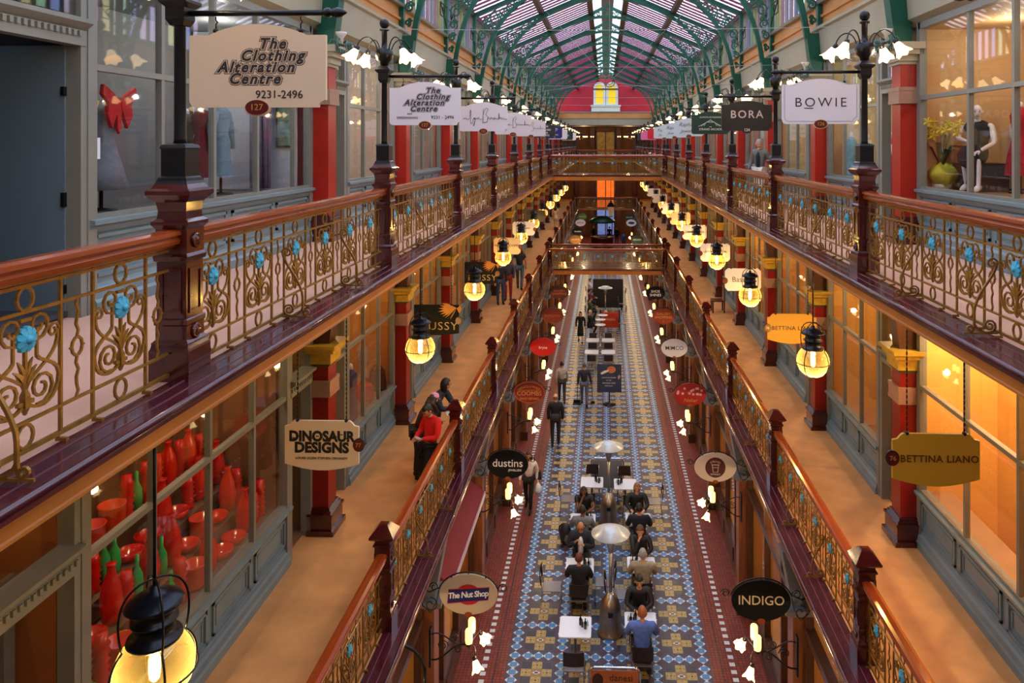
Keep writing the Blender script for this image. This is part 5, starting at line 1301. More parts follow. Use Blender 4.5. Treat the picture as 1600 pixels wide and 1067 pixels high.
sit('nearest','left', True, None, None)
sit('nearest','right', True, 'person in light blue shirt seated with back to the viewer', BACKSIT, (92,122,196), (30,30,40), ('short',(150,84,40)), skinA, 1.05, bulk=1.1)
sit('nearest','right', False, 'dark-haired person in black leaning over the nearest right table, facing the viewer', SIT, blackc, (30,28,30), ('tail',(18,14,14)), skinA, 1.0)
sit('second','left', True, 'person in black jacket seated with back to the viewer at the second left table', BACKSIT, (30,30,36), (40,36,34), ('short',(90,48,30)), skinC, 1.0, bulk=1.1)
sit('second','left', False, 'bald person in navy suit and white shirt seated facing the viewer', pose(BACKSIT, wl=(-.06,.26,.95), wr=(.12,.24,1.0), face=(.05,1,-.5)), (26,30,44), (28,28,36), ('bald',(90,60,44)), skinC, 1.05, jacket=(224,226,232), bulk=1.15)
sit('second','right', True, 'grey-haired person in beige shirt seated with back to the viewer', BACKSIT, (166,156,128), (64,52,46), ('short',(150,146,142)), skinA, 1.05, bulk=1.15)
sit('second','right', False, 'person with big curly brown hair in black, behind the person in beige', CHIN, blackc, (30,28,30), ('curly',(84,54,36)), skinA, 1.0)
sit('third','left', True, 'person in grey lettered sweatshirt seated with back to the viewer', BACKSIT, (120,126,136), (50,52,64), ('short',(34,24,20)), skinB, 1.03, bulk=1.12)
sit('third','left', False, 'long-haired person in black resting chin on hand at the third left table', CHIN, blackc, (26,24,26), ('long',(24,16,14)), skinB, 1.0, sleeve='short')
sit('third','right', True, 'person in dark navy top seated with back to the viewer at the third right table', BACKSIT, (22,26,40), (50,60,90), ('short',(20,16,16)), skinC, 1.05, bulk=1.1)
sit('third','right', False, 'blonde person in black jumper seated facing the viewer at the third right table', pose(BACKSIT, face=(0,1,-.15)), blackc, (30,28,30), ('bob',(140,94,56)), skinA, 1.0)
sit('fourth','left', True, None, None, dx=-.1); sit('fourth','right', True, None, None, dx=.12); sit('fourth','left', False, None, None); sit('fourth','right', False, None, None)
x, y = TB['second','left']; chair(x-.62, y-.28, -PI/2, 'cafe chair turned sideways left of the second left table'); chair(x+.56, y-.05, PI/2, 'cafe chair turned sideways between the second left table and the heater')
x, y = TB['fourth','left']; chair(x-.66, y-.35, -PI/2, 'cafe chair turned sideways at the left of the fourth left table')
x, y = TB['fourth','right']; chair(x+.78, y-.33, PI/2, 'cafe chair turned sideways at the right of the fourth right table')
x, y = TB['second','right']; chair(x-.58, y-.6, -PI/2, 'dark cafe chair turned sideways at the left of the second right table')
for nm in ('fifth','sixth'):
    for sd in ('left','right'): sit(nm, sd, True, None, None)
    sit(nm, 'left', False, None, None) if nm == 'sixth' else 0; sit(nm, 'right', False, None, None) if nm == 'sixth' else 0
# lettering on the grey sweatshirt
x, y = TB['third','left']; m = MB(); text_mb(m, 'LVP', .13, 0, 0, 0, 0, 0, .004); m2 = [o for o in C.objects if o.name.startswith('person') and o.get('label','').startswith('person in grey lettered')][0]
lt = m.build('lettering', M('navy_print',(30,34,60),.8), m2); lt.location = (0,-.15,.95); lt.rotation_euler = (-.12,0,0)
# far seated group along the left of the board, and a row of empty chairs
for i, (q, c_, hc, lb) in enumerate(((499,(24,28,40),(190,186,180),'grey-haired person in dark jacket seated far down the hall'),(478,(70,90,50),(40,30,24),'person in green top seated far down the hall'),(464,(110,24,30),(30,22,18),'person in dark red top seated far down the hall'),(447,(210,210,214),(40,30,24),'person in white top seated far down the hall by the heater'))):
    p = at(921, q, z=.85); x, y = p.x, p.y
    chair(x, y, -PI/2, f'dark cafe chair of the {ORD[i]} far sitter'); person((x-.0, y, 0), -PI/2, lb, pose(BACKSIT), c_, (30,30,40), ('short',hc), skinA, 1.0)
for i, q in enumerate((500,485,470,456,444)):
    p = at(972, q, z=.6); chair(p.x, p.y, PI/2 if i % 2 else -PI/2, f'empty dark chair in the far right row, {ORD[i]} from the viewer')
# bottles and glasses on the tables
def bottle(h, r): 
    m = MB(); m.lathe([(r,0),(r,h*.6),(r*.45,h*.75),(r*.4,h*.95),(r*.5,h),(.0,h)], 10); return m
dkglass = M('dark_bottle',(24,26,22),.15); clr = M('pale_glass',(190,200,206),.1)
bm = {'b': bottle(.2,.03).build('table_bottle', dkglass), 's': bottle(.11,.025).build('sugar_pourer', clr), 'g': bottle(.15,.022).build('pepper_mill', wenge)}
ft = set()
for (nm, sd), (x, y) in TB.items():
    if nm in ('fifth','sixth'): continue
    for kk, dx, dy in (('b',.2,-.05),('g',.14,.0),('s',.24,.05),('b',.1,.07)):
        if sd == 'right': dx = -dx
        o = bm[kk] if kk not in ft else copy_tree(bm[kk]); ft.add(kk)
        o.location = (x+dx, y+dy, .74)
        tag(o, {'b':'small dark bottle in a cluster','s':'small clear sugar pourer','g':'small dark pepper mill'}[kk]+f' on the {nm} {sd} white table', 'condiment', 'condiments on the cafe tables')
# heaters
def make_heater():
    r = empty('patio_heater')
    m = MB(); m.lathe([(.27,0),(.28,.03),(.27,.06),(.235,.1),(.23,.42),(.21,.58),(.16,.72),(.09,.82),(.05,.86)], 28); m.build('tank_housing', steel, r)
    m = MB(); m.box(-.05,.05,-.245,-.2,.46,.56); m.build('vent', black, r)
    m = MB(); m.lathe([(.035,.84),(.035,1.72)], 14); m.build('pole', steel, r)
    m = MB(); m.lathe([(.035,1.7),(.06,1.74),(.1,1.95),(.11,2.02),(.06,2.05)], 18); m.build('burner', steel, r)
    m = MB(); m.lathe([(.405,2.1),(.41,2.115),(.22,2.18),(.215,2.2),(.12,2.22),(.05,2.235),(.0,2.236)], 40); m.build('reflector', M('pale_steel',(196,208,216),.35,.25,.05,6), r)
    for q in range(3):
        a = q*2.09; m = MB(); m.tube([(.1*math.cos(a),.1*math.sin(a),2.0),(.2*math.cos(a),.2*math.sin(a),2.16)], .008, 5); m.build('stay', steel, r)
    return r
ht = make_heater()
for px, py, lb in ((954,988,'steel patio heater between the nearest and second tables'),(951,818,'steel patio heater standing behind the nearest one'),(946,507,'far steel patio heater beside dark board')):
    p = at(px, py, z=0); put(ht, (p.x, p.y, 0), 0, lb, 'heater', 'patio heaters')
for i, (px, py) in enumerate(((938,507),(938,499),(942,492))):
    p = at(px, py, z=1.05); r = empty('round_table', (p.x, p.y, 0), 0, f'tall round white pedestal table in front of the far board, {ORD[i]} from the viewer', 'table', 'tall round tables')
    m = MB(); m.lathe([(.27,1.03),(.28,1.04),(.27,1.06)], 24); m.build('table_top', tabletop, r); m = MB(); m.lathe([(.2,0),(.2,.015),(.03,.04),(.03,1.03)], 14); m.build('pedestal', steel, r)
# boards
def frame_board(px, py, z, w, h, label, mat, draw=None, zb=.12):
    p = at(px, py, z=z); r = empty('menu_board', (p.x, p.y, 0), 0, label, 'board')
    m = MB(); c = .1; pts = [(-w/2,0,0),(-w/2,0,z-c)]+[(-w/2+c-c*math.cos(t),0,z-c+c*math.sin(t)) for t in (.5,1.0)]+[(-w/2+c,0,z),(w/2-c,0,z)]+[(w/2-c+c*math.sin(t),0,z-c+c*math.cos(t)) for t in (.5,1.0)]+[(w/2,0,z-c),(w/2,0,0)]
    m.tube(pts, .022, 8); m.build('frame', chrome, r)
    m = MB(); m.box(-w/2+.03, w/2-.03, -.012, .012, zb, z-.05); pn = m.build('panel', mat, r)
    if draw: t = MB(); draw(t); t.build('lettering', M('dark_brown_print',(60,30,16),.6), r)
    return r
frame_board(960, 1043, 1.0, .92, 1, 'chrome framed orange-brown cafe board at the bottom edge', M('orange_brown_panel',(170,90,36),.5,0,.15,3), lambda t: (text_mb(t,'danesi',.17,.12,.82,-.014,0), text_mb(t,'caffe',.15,.2,.66,-.014,0), t.prism([(-.3+.1*math.cos(a),.78+.12*math.sin(a)) for a in [2*PI*i/16 for i in range(16)]], -.015,-.012,0)))
frame_board(949, 716, 1.0, .96, 1, 'chrome framed grey barrier board behind the fourth tables', M('grey_panel',(120,124,132),.5))
p = at(952, 632, z=0); r = empty('poster_stand', (p.x, p.y, 0), 0, 'dark poster on a black pedestal stand with an orange portrait', 'poster stand')
m = MB(); m.lathe([(.27,0),(.27,.02),(.03,.04),(.025,.5)], 20); m.build('stand_base', black, r)
m = MB(); m.box(-.48,.48,-.02,.02,.5,1.6); m.box(-.46,.46,-.024,-.019,.52,1.58,1); m.build('board', [black, M('slate_poster',(50,60,84),.5,0,.3,3)], r)
m = MB(); m.prism([(.08+.16*math.cos(t)*1.1, 1.4+.14*math.sin(t)) for t in [2*PI*i/16 for i in range(16)]], -.027,-.023,0); m.prism([(-.3,1.2),(-.05,1.32),(.0,1.4),(-.2,1.36),(-.36,1.26)], -.0275,-.023,1); m.prism([(.36,1.0),(.44,1.1),(.42,1.2),(.34,1.15)], -.0275,-.023,2)
for i, (tx, s_) in enumerate((('LUNCH & DINNER',.07),('AT THE',.06),('ARCADE CAFE',.08),('OPEN DAILY',.06))): text_mb(m, tx, s_, -.02, 1.08-i*.11, -.024, 1)
m.build('poster_print', [M('poster_orange',(206,120,70),.5), inkw, M('poster_pink',(214,160,140),.5)], r)
p = at(953, 516, z=0); r = empty('advert_board', (p.x, p.y, 0), 0, 'orange-red advert board between dark posts far down the hall', 'board')
m = MB(); m.box(-.5,.5,-.02,.02,.15,1.0); m.build('panel', M('orange_red_panel',(214,66,24),.5), r)
for q in (-.53,.53): m = MB(); m.box(q-.03,q+.03,-.03,.03,0,1.15); m.build('post', black, r)
m = MB(); text_mb(m,'ESPRESSO',.14,0,.6,-.024,0); m.build('lettering', inkw, r)
p = at(950, 483, z=0); r = empty('menu_board', (p.x, p.y, 0), 0, 'large black screen board behind the far heater', 'board'); m = MB(); m.box(-.95,.95,-.03,.03,.1,1.9); m.build('panel', M('black_panel',(26,24,28),.5), r); m = MB(); m.box(-.9,-.8,-.2,.2,0,.1); m.box(.8,.9,-.2,.2,0,.1); m.build('foot', black, r)
# rucksack
p = at(884, 848, z=0); r = empty('backpack', (p.x, p.y, 0), .5, 'black and khaki backpack standing on the tiles left of the third left table', 'backpack')
m = MB(); m.tube([(0,0,.02),(0,0,.12),(0,0,.32),(0,0,.46),(0,0,.5)], [.17,.21,.2,.14,.05], 10, flat=.7); m.build('bag_body', M('black_nylon',(32,32,34),.6,0,.2,8,.3), r)
m = MB(); m.tube([(0,-.12,.05),(0,-.17,.15),(0,-.15,.3)], [.09,.12,.08], 8, flat=.6); m.build('pocket', M('khaki_nylon',(110,104,92),.7), r)
m = MB(); m.tube(bez((-.08,.12,.1),(-.1,.3,.25),(-.08,.2,.4),(-.06,.08,.47),8), .016, 6); m.build('strap', black, r)
# far visitors
for i, (x, y, c_, lb) in enumerate(((.55,77,(30,26,28),'far person in dark coat by the far entrance, left of a pair'),(1.3,76.4,(40,28,30),'far person in dark brown coat by the far entrance, right of a pair'),(1.9,72,(50,70,130),'far person in blue seated low near the far entrance'),(-1.1,77.5,(26,30,44),'far person in navy by the far entrance on the left'))):
    person((x, y, 0), TOWARD if i % 2 else AWAY, lb, pose(WALK) if i != 2 else pose(STAND), c_, (30,30,44), ('short',(40,30,24)), skinA, 1.0)
ks = empty('kiosk', (-.2, 74, 0), 0, 'dark red counter kiosk in the middle of the far hall', 'kiosk')
m = MB(); m.lathe([(1.1,0),(1.15,.1),(1.1,.2),(1.1,.9),(1.2,.95),(1.2,1.05)], 16); m.build('counter', M('dark_red_counter',(96,24,18),.4), ks)
m = MB(); 
for q in range(6): m.tube([(1.0*math.cos(q*1.047),1.0*math.sin(q*1.047),1.0),(1.0*math.cos(q*1.047),1.0*math.sin(q*1.047),2.5)], .04, 6)
m.build('post_frame', darkwood, ks); m = MB(); m.lathe([(1.3,2.5),(1.3,2.7),(.6,3.1),(.0,3.15)], 16); m.build('canopy', M('forest_oval'), ks)
# ---------------------------------------------------------------- goods in the shop windows
def cl(c): return M('cloth_%d_%d_%d' % c, c, .8, 0, .18, 14, .25)
mann = M('white_mannequin', (226,222,224), .35)
def dress_form(px, py, X, col, label, z0, h=1.5, flare=.2, sleeves=None, name='dress_form'):
    p = at(px, py, X=X); r = empty(name, (X, p.y, z0), 0, label, 'dress')
    s = MB(); s.lathe([(.16,0),(.16,.015),(.02,.03),(.016,h*.55)], 14); s.build('stand', black, r)
    b = MB(); n = 20; prof = [(flare*1.1,h*.2),(flare*.95,h*.4),(.15,h*.58),(.115,h*.68),(.15,h*.8),(.165,h*.88),(.1,h*.95),(.05,h*.97)]
    vs = []; fs = []
    for j, (q, z) in enumerate(prof):
        for k in range(n):
            a = 2*PI*k/n; f = 1+(.1*math.cos(a*7) if j < 2 else 0); vs.append((q*f*math.cos(a)*.75, q*f*math.sin(a), z))
    for j in range(len(prof)-1):
        for k in range(n): fs.append((j*n+k, j*n+(k+1)%n, (j+1)*n+(k+1)%n, (j+1)*n+k))
    fs.append(tuple(range(len(prof)*n-n, len(prof)*n))); b.add(vs, fs, 0, True); b.build('dress', cl(col), r)
    m = MB(); m.lathe([(.05,h*.96),(.04,h*1.02),(.0,h*1.04)], 12); m.build('neck_block', mann, r)
    if sleeves:
        for q in (-1,1): t = MB(); t.tube([(0,q*.14,h*.9),(0,q*.24,h*.75),(.02,q*.25,h*.5)], [.065,.06,.045], 8); t.build('sleeve', cl(sleeves), r)
    return r
zu = ZU+.87
# window platforms (shelves behind the glass)
for s, side, lev, y0, y1, z, dep, c in ((-1,'left','upper',6.55,11.65,ZU,1.2,(78,80,84)),(1,'right','upper',5.25,11.65,ZU,1.5,(150,122,96)),(-1,'left','middle',6.48,10.78,ZM,1.4,(120,104,88)),(1,'right','middle',8.32,11.65,ZM,.5,(150,90,50))):
    W = LW if s < 0 else RW
    m = MB(); m.box(W+s*.12, W+s*dep, y0, y1, z+.1, z+.84); struct(m, f'trim_window_platform_{side}_{lev}', M('platform_%d' % c[0], c, .5, 0, .1, 3), f'display platform inside the near {side} {lev} window', 'platform')
# upper left: red bow dress, jacket, garments, picture, notice
X = -5.25
p = at(158, 170, X=X); r = empty('dress_form', (X, p.y, zu), 0, 'dress form with a red butterfly bow in the upper left window', 'dress')
m = MB(); m.lathe([(.15,0),(.15,.015),(.02,.03),(.016,.55)], 14); m.build('stand', black, r)
m = MB(); m.lathe([(.26,.22),(.2,.45),(.12,.72),(.15,.9),(.16,1.0),(.06,1.1),(.0,1.12)], 16); m.build('dress', cl((110,118,126)), r)
m = MB()
for q in (-1,1): m.prism([(q*.02,1.14),(q*.1,1.22),(q*.25,1.3),(q*.27,1.2),(q*.18,1.12),(q*.2,1.0),(q*.12,.86),(q*.03,1.06)], .17, .21, 0, 'yz')
m.prism([(-.04,1.18),(.04,1.18),(.03,.86),(0,.8),(-.03,.86)], .17, .2, 0, 'yz')
m.build('bow', cl((190,20,26)), r)
dress_form(345, 240, -5.3, (96,130,146), 'pale denim jacket on a form in the upper left window', zu, 1.25, .16, (96,130,146))
dress_form(316, 240, -5.45, (92,20,32), 'dark red velvet dress on a form in the upper left window', zu, 1.2, .18)
dress_form(290, 245, -5.8, (40,36,44), 'black dress on a form in the upper left window', zu, 1.15, .2)
p = at(445, 195, Y=11.5); r = empty('picture', (p.x, 11.549, p.z), -PI/2, 'framed green and dark picture on the white wall of the upper left shop', 'picture')
m = MB(); m.box(0,.04,-.15,.15,-.36,.36); m.build('frame', black, r); m = MB(); m.box(.04,.045,-.12,.12,-.33,.33); m.build('print', M('green_print',(90,130,120),.5,0,.7,5), r)
m = MB(); m.box(-6.6,-4.92,11.55,11.6,zu-.03,12.2); struct(m, 'wall_partition_left', M('bluish_white_wall',(196,206,220),.6), 'bluish white panel inside the upper left window', 'wall')
m = MB()
for i in range(8): m.tube([(-5.52+i*.035, 11.3+.05*(i%2), z) for z in (zu,zu+1.2,12.2)], .035, 6)
thing_mb('curtain', (0,0,0), 0, 'lilac grey curtain gathered in the upper left window', 'curtain', m, cl((120,112,140)))
p = at(126, 232, X=LW+.004); m = MB(); m.box(-.001,.004,-.09,.09,-.1,.1); o = thing_mb('notice', (LW+.006,p.y+.16,p.z), 0, 'white paper notice stuck inside the upper left window', 'notice', m, M('paper'))
t = MB()
for k in range(5): t.box(.004,.005,-.07,.05-.03*(k%2),.06-.035*k,.066-.035*k)
t.build('lettering', ink, o)
m = MB(); tt = MB(); text_mb(tt, '127', .13, 0, 0, 0, 0)
for i, v in enumerate(tt.v): tt.v[i] = (0.002-v[1], v[0], v[2])
p = at(143, 165, X=LW); thing_mb('window_number', (LW+.004,p.y,p.z), 0, 'gilt street number lettered on the upper left glass', 'lettering', tt, gold)
# upper right: seated mannequin, orchid, clothes
p = at(1527, 250, X=5.6)
MS = pose(SIT, wl=(-.1,.44,.62), el=(-.26,.2,.74), wr=(.12,.3,.78), er=(.27,.14,.82), kl=(-.1,.42,.52), al=(-.1,.46,.09), tl=(-.1,.6,.04), sl=(-.19,.05,1.04), face=(-.35,1,-.15))
mn = person((5.75, p.y+.25, zu-.02), PI*.78, 'white seated mannequin in black top and skirt in the upper right window', MS, (24,24,28), (22,22,26), None, mann, .98, 'none', .06, None, 'mannequin', 'mannequin', shoes=(226,222,224))
m = MB(); m.box(5.5,6.1,p.y+.05,p.y+.6,zu-.03,zu+.4); thing_mb('display_box', (0,0,0), 0, 'dark upholstered box under the seated mannequin', 'box', m, cl((40,36,40)))
m = MB(); m.box(5.3,5.7,8.35,9.0,zu-.03,zu+.1); thing_mb('display_cushion', (0,0,0), 0, 'white folded cloth lying at the foot of the mannequin', 'cloth', m, cl((222,212,206)))
p = at(1476, 285, X=5.35); r = empty('potted_orchid', (5.3, p.y+.0, zu-.03), 0, 'yellow orchid in a white bowl wrapped in yellow-green cloth', 'plant')
m = MB(); m.lathe([(.08,0),(.13,.04),(.15,.1),(.14,.1),(.0,.08)], 16); m.build('pot', M('white_bowl'), r)
m = MB(); n = 20; vs = []; fs = []
for j, (q, z) in enumerate(((.12,.09),(.2,.16),(.25,.26),(.16,.36),(.07,.42))):
    for k in range(n): a = 2*PI*k/n; vs.append((q*(1+.22*math.sin(3*a+j))*math.cos(a), q*(1+.22*math.sin(3*a+j))*math.sin(a), z+.03*math.sin(5*a)))
for j in range(4):
    for k in range(n): fs.append((j*n+k,j*n+(k+1)%n,(j+1)*n+(k+1)%n,(j+1)*n+k))
m.add(vs, fs, 0, True); m.build('wrap', M('yellow_green_cloth',(196,196,60),.6,0,.2,6), r)
m = MB(); rnd = random.Random(1)
for k in range(18):
    a = rnd.random()*6.28; L = .4+.32*rnd.random(); d = Vector((math.cos(a),math.sin(a),0)); w_ = Vector((-d.y,d.x,0))*.032
    P0 = Vector((0,0,.35)); pts = [P0, P0+d*L*.3+Vector((0,0,L*.62)), P0+d*L*.72+Vector((0,0,L*.6))]
    m.add([pts[0]-w_,pts[0]+w_,pts[1]-w_*1.3,pts[1]+w_*1.3,pts[2]], [(0,1,3,2),(2,3,4)], 0)
m.build('leaf', M('orchid_leaf',(50,86,40),.5,0,.3,9), r)
m = MB()
for k in range(5): m.tube(bez((.02*k-.04,0,.38),(.03*k-.06,0,.6),(.05*k-.1,.02*k,.85),(.13*k-.26,.04*k-.08,1.0),8), .008, 5)
m.build('flower_stem', M('stem_green',(110,130,60),.5), r)
m = MB()
for k in range(26):
    a = rnd.random()*6.28; q = .1+.26*rnd.random(); z = .8+.32*rnd.random(); c0 = Vector((q*math.cos(a), q*math.sin(a), z))
    for j in range(5):
        b_ = j*1.257; m.add([c0, c0+Vector((.055*math.cos(b_-.5),.02,.055*math.sin(b_-.5))), c0+Vector((.085*math.cos(b_),.0,.085*math.sin(b_))), c0+Vector((.055*math.cos(b_+.5),.02,.055*math.sin(b_+.5)))], [(0,1,2,3)], 0)
m.build('flower', M('orchid_yellow',(222,206,60),.5), r)
dress_form(1594, 260, 6.1, (170,16,40), 'crimson dress at the right edge of the upper right window', zu-.03, 1.3, .22)
dress_form(1588, 245, 6.45, (206,186,176), 'pale pink blouse hanging behind the crimson dress', zu-.03, 1.1, .15)
dress_form(1330, 250, 5.35, (110,176,196), 'light blue beaded gown in the window behind the first right lamp post', ZU+.02, 1.75, .2)
dress_form(1392, 270, 5.3, (206,20,120), 'magenta gown with white wrap in the doorway beside the right pilaster', ZU+.02, 1.7, .2, (216,216,226))
dress_form(1356, 265, 5.6, (190,184,170), 'cream jacket in the doorway of the right shop', ZU+.02, 1.7, .16, (190,184,170))
# red and green resin wares of the middle left shop
redw = M('red_resin', (206,16,10), .18, 0, .15, 5, coat=.5); greenw = M('green_resin', (40,170,84), .2, coat=.4); pinkw = M('pink_resin', (226,30,70), .2, coat=.4); orangew = M('orange_resin', (214,60,20), .2, coat=.4)
def vase_tall(): m = MB(); m.lathe([(.07,0),(.1,.06),(.12,.2),(.09,.36),(.045,.46),(.04,.52),(.055,.54),(.0,.53)], 16); return m
def vase_ring():
    m = MB(); pr = [(.07,0)]
    for k in range(6): pr += [(.085,.03+k*.06),(.06,.06+k*.06)]
    m.lathe(pr+[(.06,.42),(.0,.42)], 16); return m
def bowl(): m = MB(); m.lathe([(.08,0),(.13,.03),(.16,.1),(.15,.1),(.1,.03),(.0,.02)], 18); return m
def jar(): m = MB(); m.lathe([(.13,0),(.15,.03),(.15,.24),(.16,.25),(.14,.25),(.13,.05),(.0,.04)], 20); return m
def platter(): m = MB(); m.lathe([(.05,0),(.18,.03),(.2,.045),(.17,.04),(.0,.025)], 20); return m
def bott(): m = MB(); m.lathe([(.06,0),(.07,.1),(.06,.22),(.02,.3),(.02,.4),(.0,.41)], 14); return m
kinds = [('tall_vase',vase_tall,redw,'tall red vase'),('ringed_vase',vase_ring,redw,'ringed red vase'),('bowl',bowl,redw,'round red bowl'),('jar',jar,orangew,'wide translucent red jar'),('platter',platter,pinkw,'flat pink platter'),('bottle',bott,greenw,'slim green bottle'),('small_bowl',bowl,greenw,'green dish'),('pumpkin_vase',vase_tall,orangew,'orange gourd vase')]
protos = {}; counts = {}
rnd = random.Random(12)
layout = []
z0 = ZM+.84
for tier, (dx, dz) in enumerate(((.3,0),(.62,.22),(.94,.46),(1.2,.8))):
    if tier:
        m = MB(); m.box(LW-dx-.15, LW-dx+.15, 6.52, 10.74, z0+dz-.02-(.2 if tier < 3 else .02), z0+dz); struct(m, 'trim_display_step', M('pale_step',(116,92,72),.6), f'{ORD[tier-1]} display step in the middle left window', 'step')
    y = 6.75
    while y < 10.55:
        q = rnd.choice([0,0,1,1,1,1,2,3,5,5,7,0]) if tier else rnd.choice([1,1,3,2,5,0,4,6,1,5])
        wdt = (.12,.09,.16,.16,.2,.07,.16,.12)[q]; layout.append((tier, LW-dx, y+wdt, z0+dz, q)); y += 2*wdt+.02+.03*rnd.random()
tn = ['front row','second row','third row','back row']
cnt = {}
for tier, x, y, z, q in layout:
    nm, fn, mt, lb = kinds[q]
    if nm not in protos: protos[nm] = o = fn().build(nm, mt)
    else: o = protos[nm].copy(); C.objects.link(o)
    o.location = (x, y, z); o.scale = (1,1,.9+.35*rnd.random())
    cnt[nm,tier] = cnt.get((nm,tier),0)+1
    tag(o, f'{lb} in the {tn[tier]} of the red-wares window, {ORD[cnt[nm,tier]-1]} from near end', 'vase' if 'vase' in nm else 'bottle' if nm == 'bottle' else 'dish', 'red and green wares in the window')
m = MB(); rs = rnd
for i in range(5): m.box(LW-1.42, LW-1.395, 6.7+i*.9, 6.74+i*.9, z0+.82, z0+1.7)
m.box(LW-1.42, LW-1.385, 6.5, 10.75, z0+1.45, z0+1.48); thing_mb('display_shelf', (0,0,0), 0, 'slotted shelf uprights behind the red wares', 'shelf', m, M('pale_step'))
# other middle level windows
p = at(1350, 480, X=6.0); r = empty('painting', (RW+1.995, 13.9, 6.6), 0, 'orange and dark abstract painting inside the second right shop window', 'painting')
m = MB(); m.box(-.05,0,-.7,.7,-.75,.75); m.build('canvas', M('amber_canvas',(206,120,40),.6,0,.6,2.2,col2=(60,26,16)), r)
def middle_goods(px, py, X, col, label, h=1.5): return dress_form(px, py, X, col, label, ZM+.06, h, .2)
middle_goods(548, 590, -5.15, (30,40,90), 'mannequin form in dark blue beside the first left pilaster', 1.7)
middle_goods(566, 570, -5.3, (176,160,150), 'form in speckled grey fabric in the second left window', 1.9)
p = at(570, 625, X=-5.1); m = MB(); m.stack([(.3,-.16),(.34,-.12),(.3,.14),(.24,.16)]); m.tube(bez((-.1,0,.15),(-.1,0,.34),(.1,0,.34),(.1,0,.15),8), .012, 5); thing_mb('handbag', (-5.1, p.y, ZM+1.0), .5, 'red leather handbag in the second left window', 'bag', m, cl((160,40,36)))
p = at(592, 590, X=-4.92); m = MB(); m.stack([(.34,-.2),(.38,-.16),(.32,.16),(.26,.2)]); m.tube(bez((-.1,0,.19),(-.1,0,.38),(.1,0,.38),(.1,0,.19),8), .012, 5); thing_mb('handbag', (-4.98, p.y+.1, ZM+1.1), .3, 'black leather handbag in the second left window', 'bag', m, cl((40,36,34)))
p = at(1232, 470, X=5.4); m = MB(); m.ball((0,0,0), .26, 16, sz=1.5); thing_mb('paper_lantern', (5.4, p.y, ZM+1.9), 0, 'red oval lantern in the third right shop window', 'lantern', m, M('red_paper',(196,24,24),.6))
r = empty('chair', (4.25, 27.6, ZM), PI/2, 'dark red wooden chair standing by the right middle shopfront', 'chair')
m = MB(); m.box(-.24,.24,-.24,.24,.42,.46); m.build('seat', darkwood, r); m = MB(); m.box(-.24,.24,-.24,-.2,.46,1.0); m.build('backrest', darkwood, r)
for a in (-.21,.21):
    for b in (-.21,.21): m = MB(); m.box(a-.025,a+.025,b-.025,b+.025,0,.42); m.build('leg', darkwood, r)
p = at(1392, 640, X=5.6); r = empty('flower_vase', (5.5, 12.6, ZM+.06), 0, 'vase of white lilies seen through the door beside the right pilaster', 'vase')
m = MB(); m.lathe([(.12,0),(.14,.3),(.1,.62),(.13,.7),(.0,.68)], 16); m.build('vase', M('grey_vase',(90,90,86),.3), r)
m = MB()
for k in range(9):
    a = k*.7; q = .1+.02*k; m.tube([(0,0,.65),(q*math.cos(a),q*math.sin(a),1.0+.03*k)], .008, 5); c0 = Vector((q*math.cos(a),q*math.sin(a),1.0+.03*k))
    for j in range(5): b_ = j*1.257; m.add([c0, c0+Vector((.05*math.cos(b_-.3),.05*math.sin(b_-.3),.05)), c0+Vector((.09*math.cos(b_),.09*math.sin(b_),.04)), c0+Vector((.05*math.cos(b_+.3),.05*math.sin(b_+.3),.05))], [(0,1,2,3)], 0)
m.build('flower', M('lily_white',(232,222,196),.5), r)
for px, py, X, c, lb in ((820,212,0,0,0),):
    pass
# forms in the farther windows of both levels, one per window
cols = [(120,60,70),(60,70,90),(180,170,160),(40,40,46),(150,110,80),(90,110,100),(170,60,60),(200,196,190)]
for k in range(1, 9):
    y = YP[k]+3.0
    for s, side, W in ((-1,'left',LW),(1,'right',RW)):
        for lev, z in (('upper',ZU),('middle',ZM)):
            c = cols[(k*3+(s > 0)*2+(lev == 'upper')) % 8]
            r = dress_form(800, 300, W+s*.7, c, f'clothed dress form standing in the {side} {lev} window past the {ORD[k-1]} pilaster', z+.06, 1.8, .2)
            r.location.y = y
# ground floor: shop display by the nut shop sign and awning
for k, (c, lb) in enumerate((((220,60,40),'red'),((230,200,40),'yellow'),((60,140,60),'green'),((220,120,40),'orange'),((200,30,60),'crimson'),((240,220,160),'cream'))):
    m = MB(); m.box(-.12,.12,-.16,.16,0,.26+.05*(k%3)); thing_mb('gift_box', (-3.25-.05*(k%2), 9.2+k*.42, .6), .1*k, f'{lb} box on display in the ground floor window below the beige oval sign', 'box', m, M('box_%d' % k, c, .4, 0, .3, 12), 'boxes in the ground floor window')
    m = MB(); m.lathe([(.09,0),(.1,.1),(.09,.26),(.05,.3),(.0,.31)], 12); thing_mb('sweet_jar', (-3.5, 9.3+k*.42, 1.2), 0, f'{lb} sweet jar on the shelf below the beige oval sign', 'jar', m, M('jar_%d' % k, c[::-1] if k % 2 else c, .25), 'jars in the ground floor window')
m = MB(); m.box(-3.75,-3.35,8.9,11.8,1.17,1.2); thing_mb('wall_shelf', (0,0,0), 0, 'shelf of sweet jars in the left ground floor window', 'shelf', m, darkwood)
aw = empty('awning', (-2.95, 12.4, 2.9), 0, 'burgundy sloping awning with a pale edge over the left ground floor shop', 'awning')
m = MB(); m.prism([(0.05,.2),(.36,-.02),(.36,-.06),(.05,.15)], 0, 3.4); m.build('cover', M('burgundy_canvas',(120,16,30),.7,0,.1,4), aw)
m = MB(); m.box(.34,.38,0,3.4,-.12,-.02); m.build('valance', M('pale_valance',(196,180,190),.6), aw)
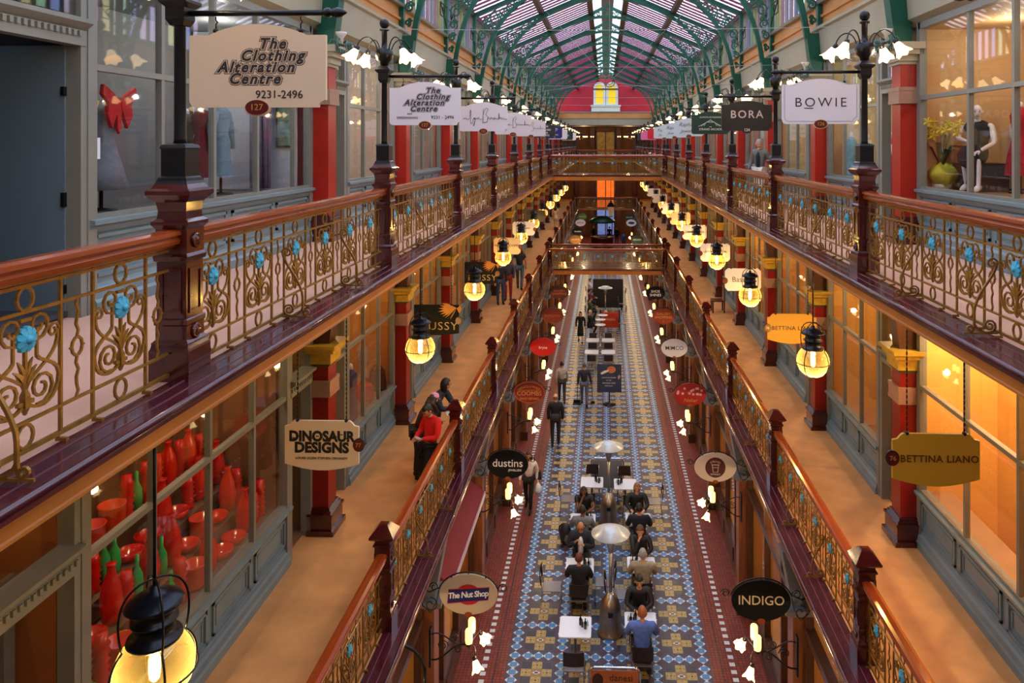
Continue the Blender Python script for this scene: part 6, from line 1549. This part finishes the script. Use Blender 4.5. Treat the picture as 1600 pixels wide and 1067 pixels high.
# ---------------------------------------------------------------- wires and ring across the well
wire = M('steel_wire', (150,160,160), .4, .6)
for i, y in enumerate((9.3, 13.8, 18.3, 22.9, 27.4)):
    z = ZU+3.04
    m = MB(); n = 12; m.tube([(LR+(RR-LR)*k/n, y+(.1)*0, z-.1*math.sin(PI*k/n)*.3) for k in range(n+1)], .006, 4)
    thing_mb('wire', (0,0,0), 0, f'thin wire stretched across the well between lamp posts, {ORD[i]} from the viewer', 'wire', m, wire, 'wires across the well')
rg = empty('wire_ring', (.22, 30.0, 12.95), 0, 'round hoop held by thin cables high in the middle of the well', 'hoop')
m = MB(); m.tube([(.22*math.cos(2*PI*i/24), 0, .22*math.sin(2*PI*i/24)) for i in range(24)], .02, 6, closed=True); m.tube([(.12*math.cos(2*PI*i/24), 0, .12*math.sin(2*PI*i/24)) for i in range(24)], .014, 6, closed=True); m.build('hoop', M('grey_iron',(90,92,96),.4,.6), rg)
for tx, ty, tz in ((-5.0,0,-.7),(5.0,0,-.75),(-2.6,0,2.9),(3.0,0,2.75),(0,0,3.6)):
    m = MB(); d = Vector((tx,ty,tz)); m.tube([d.normalized()*.22, d], .011, 4); m.build('cable', wire, rg)
m = MB()
m.tube([(-.75*0+a, 0, b) for a, b in [(-.36*math.cos(PI*i/14), .38*math.sin(PI*i/14)) for i in range(15)]], .022, 6); m.tube([(-.36,0,0),(-.36,0,-.5),(-.5,0,-.6)], .022, 6); m.tube([(.36,0,0),(.36,0,-.25)], .022, 6)
thing_mb('iron_hoop_bracket', (-2.72, 9.6, 3.4), 0, 'plain black iron hoop bracket at the bottom edge below the left rail', 'bracket', m, black)
# chandelier lamps over the far upper landing
for i, x in enumerate((-2.4, -1.6, 1.9, 2.7)):
    r = empty('chandelier', (x, 77+.6*(i%2), 11.0), 0, f'small warm chandelier over the far upper landing, {ORD[i]} from the left', 'chandelier')
    m = MB(); m.tube([(0,0,0),(0,0,1.28)], .015, 5); m.lathe([(.02,-.1),(.06,0),(.02,.1)], 8)
    for k in range(6): a = k*1.047; m.tube([(0,0,0),(.3*math.cos(a),.3*math.sin(a),-.08),(.45*math.cos(a),.45*math.sin(a),.05)], .012, 5)
    m.build('frame', black, r)
    for k in range(6): a = k*1.047; add_shade(r, (.45*math.cos(a),.45*math.sin(a),.08), (0,0,1), .9)
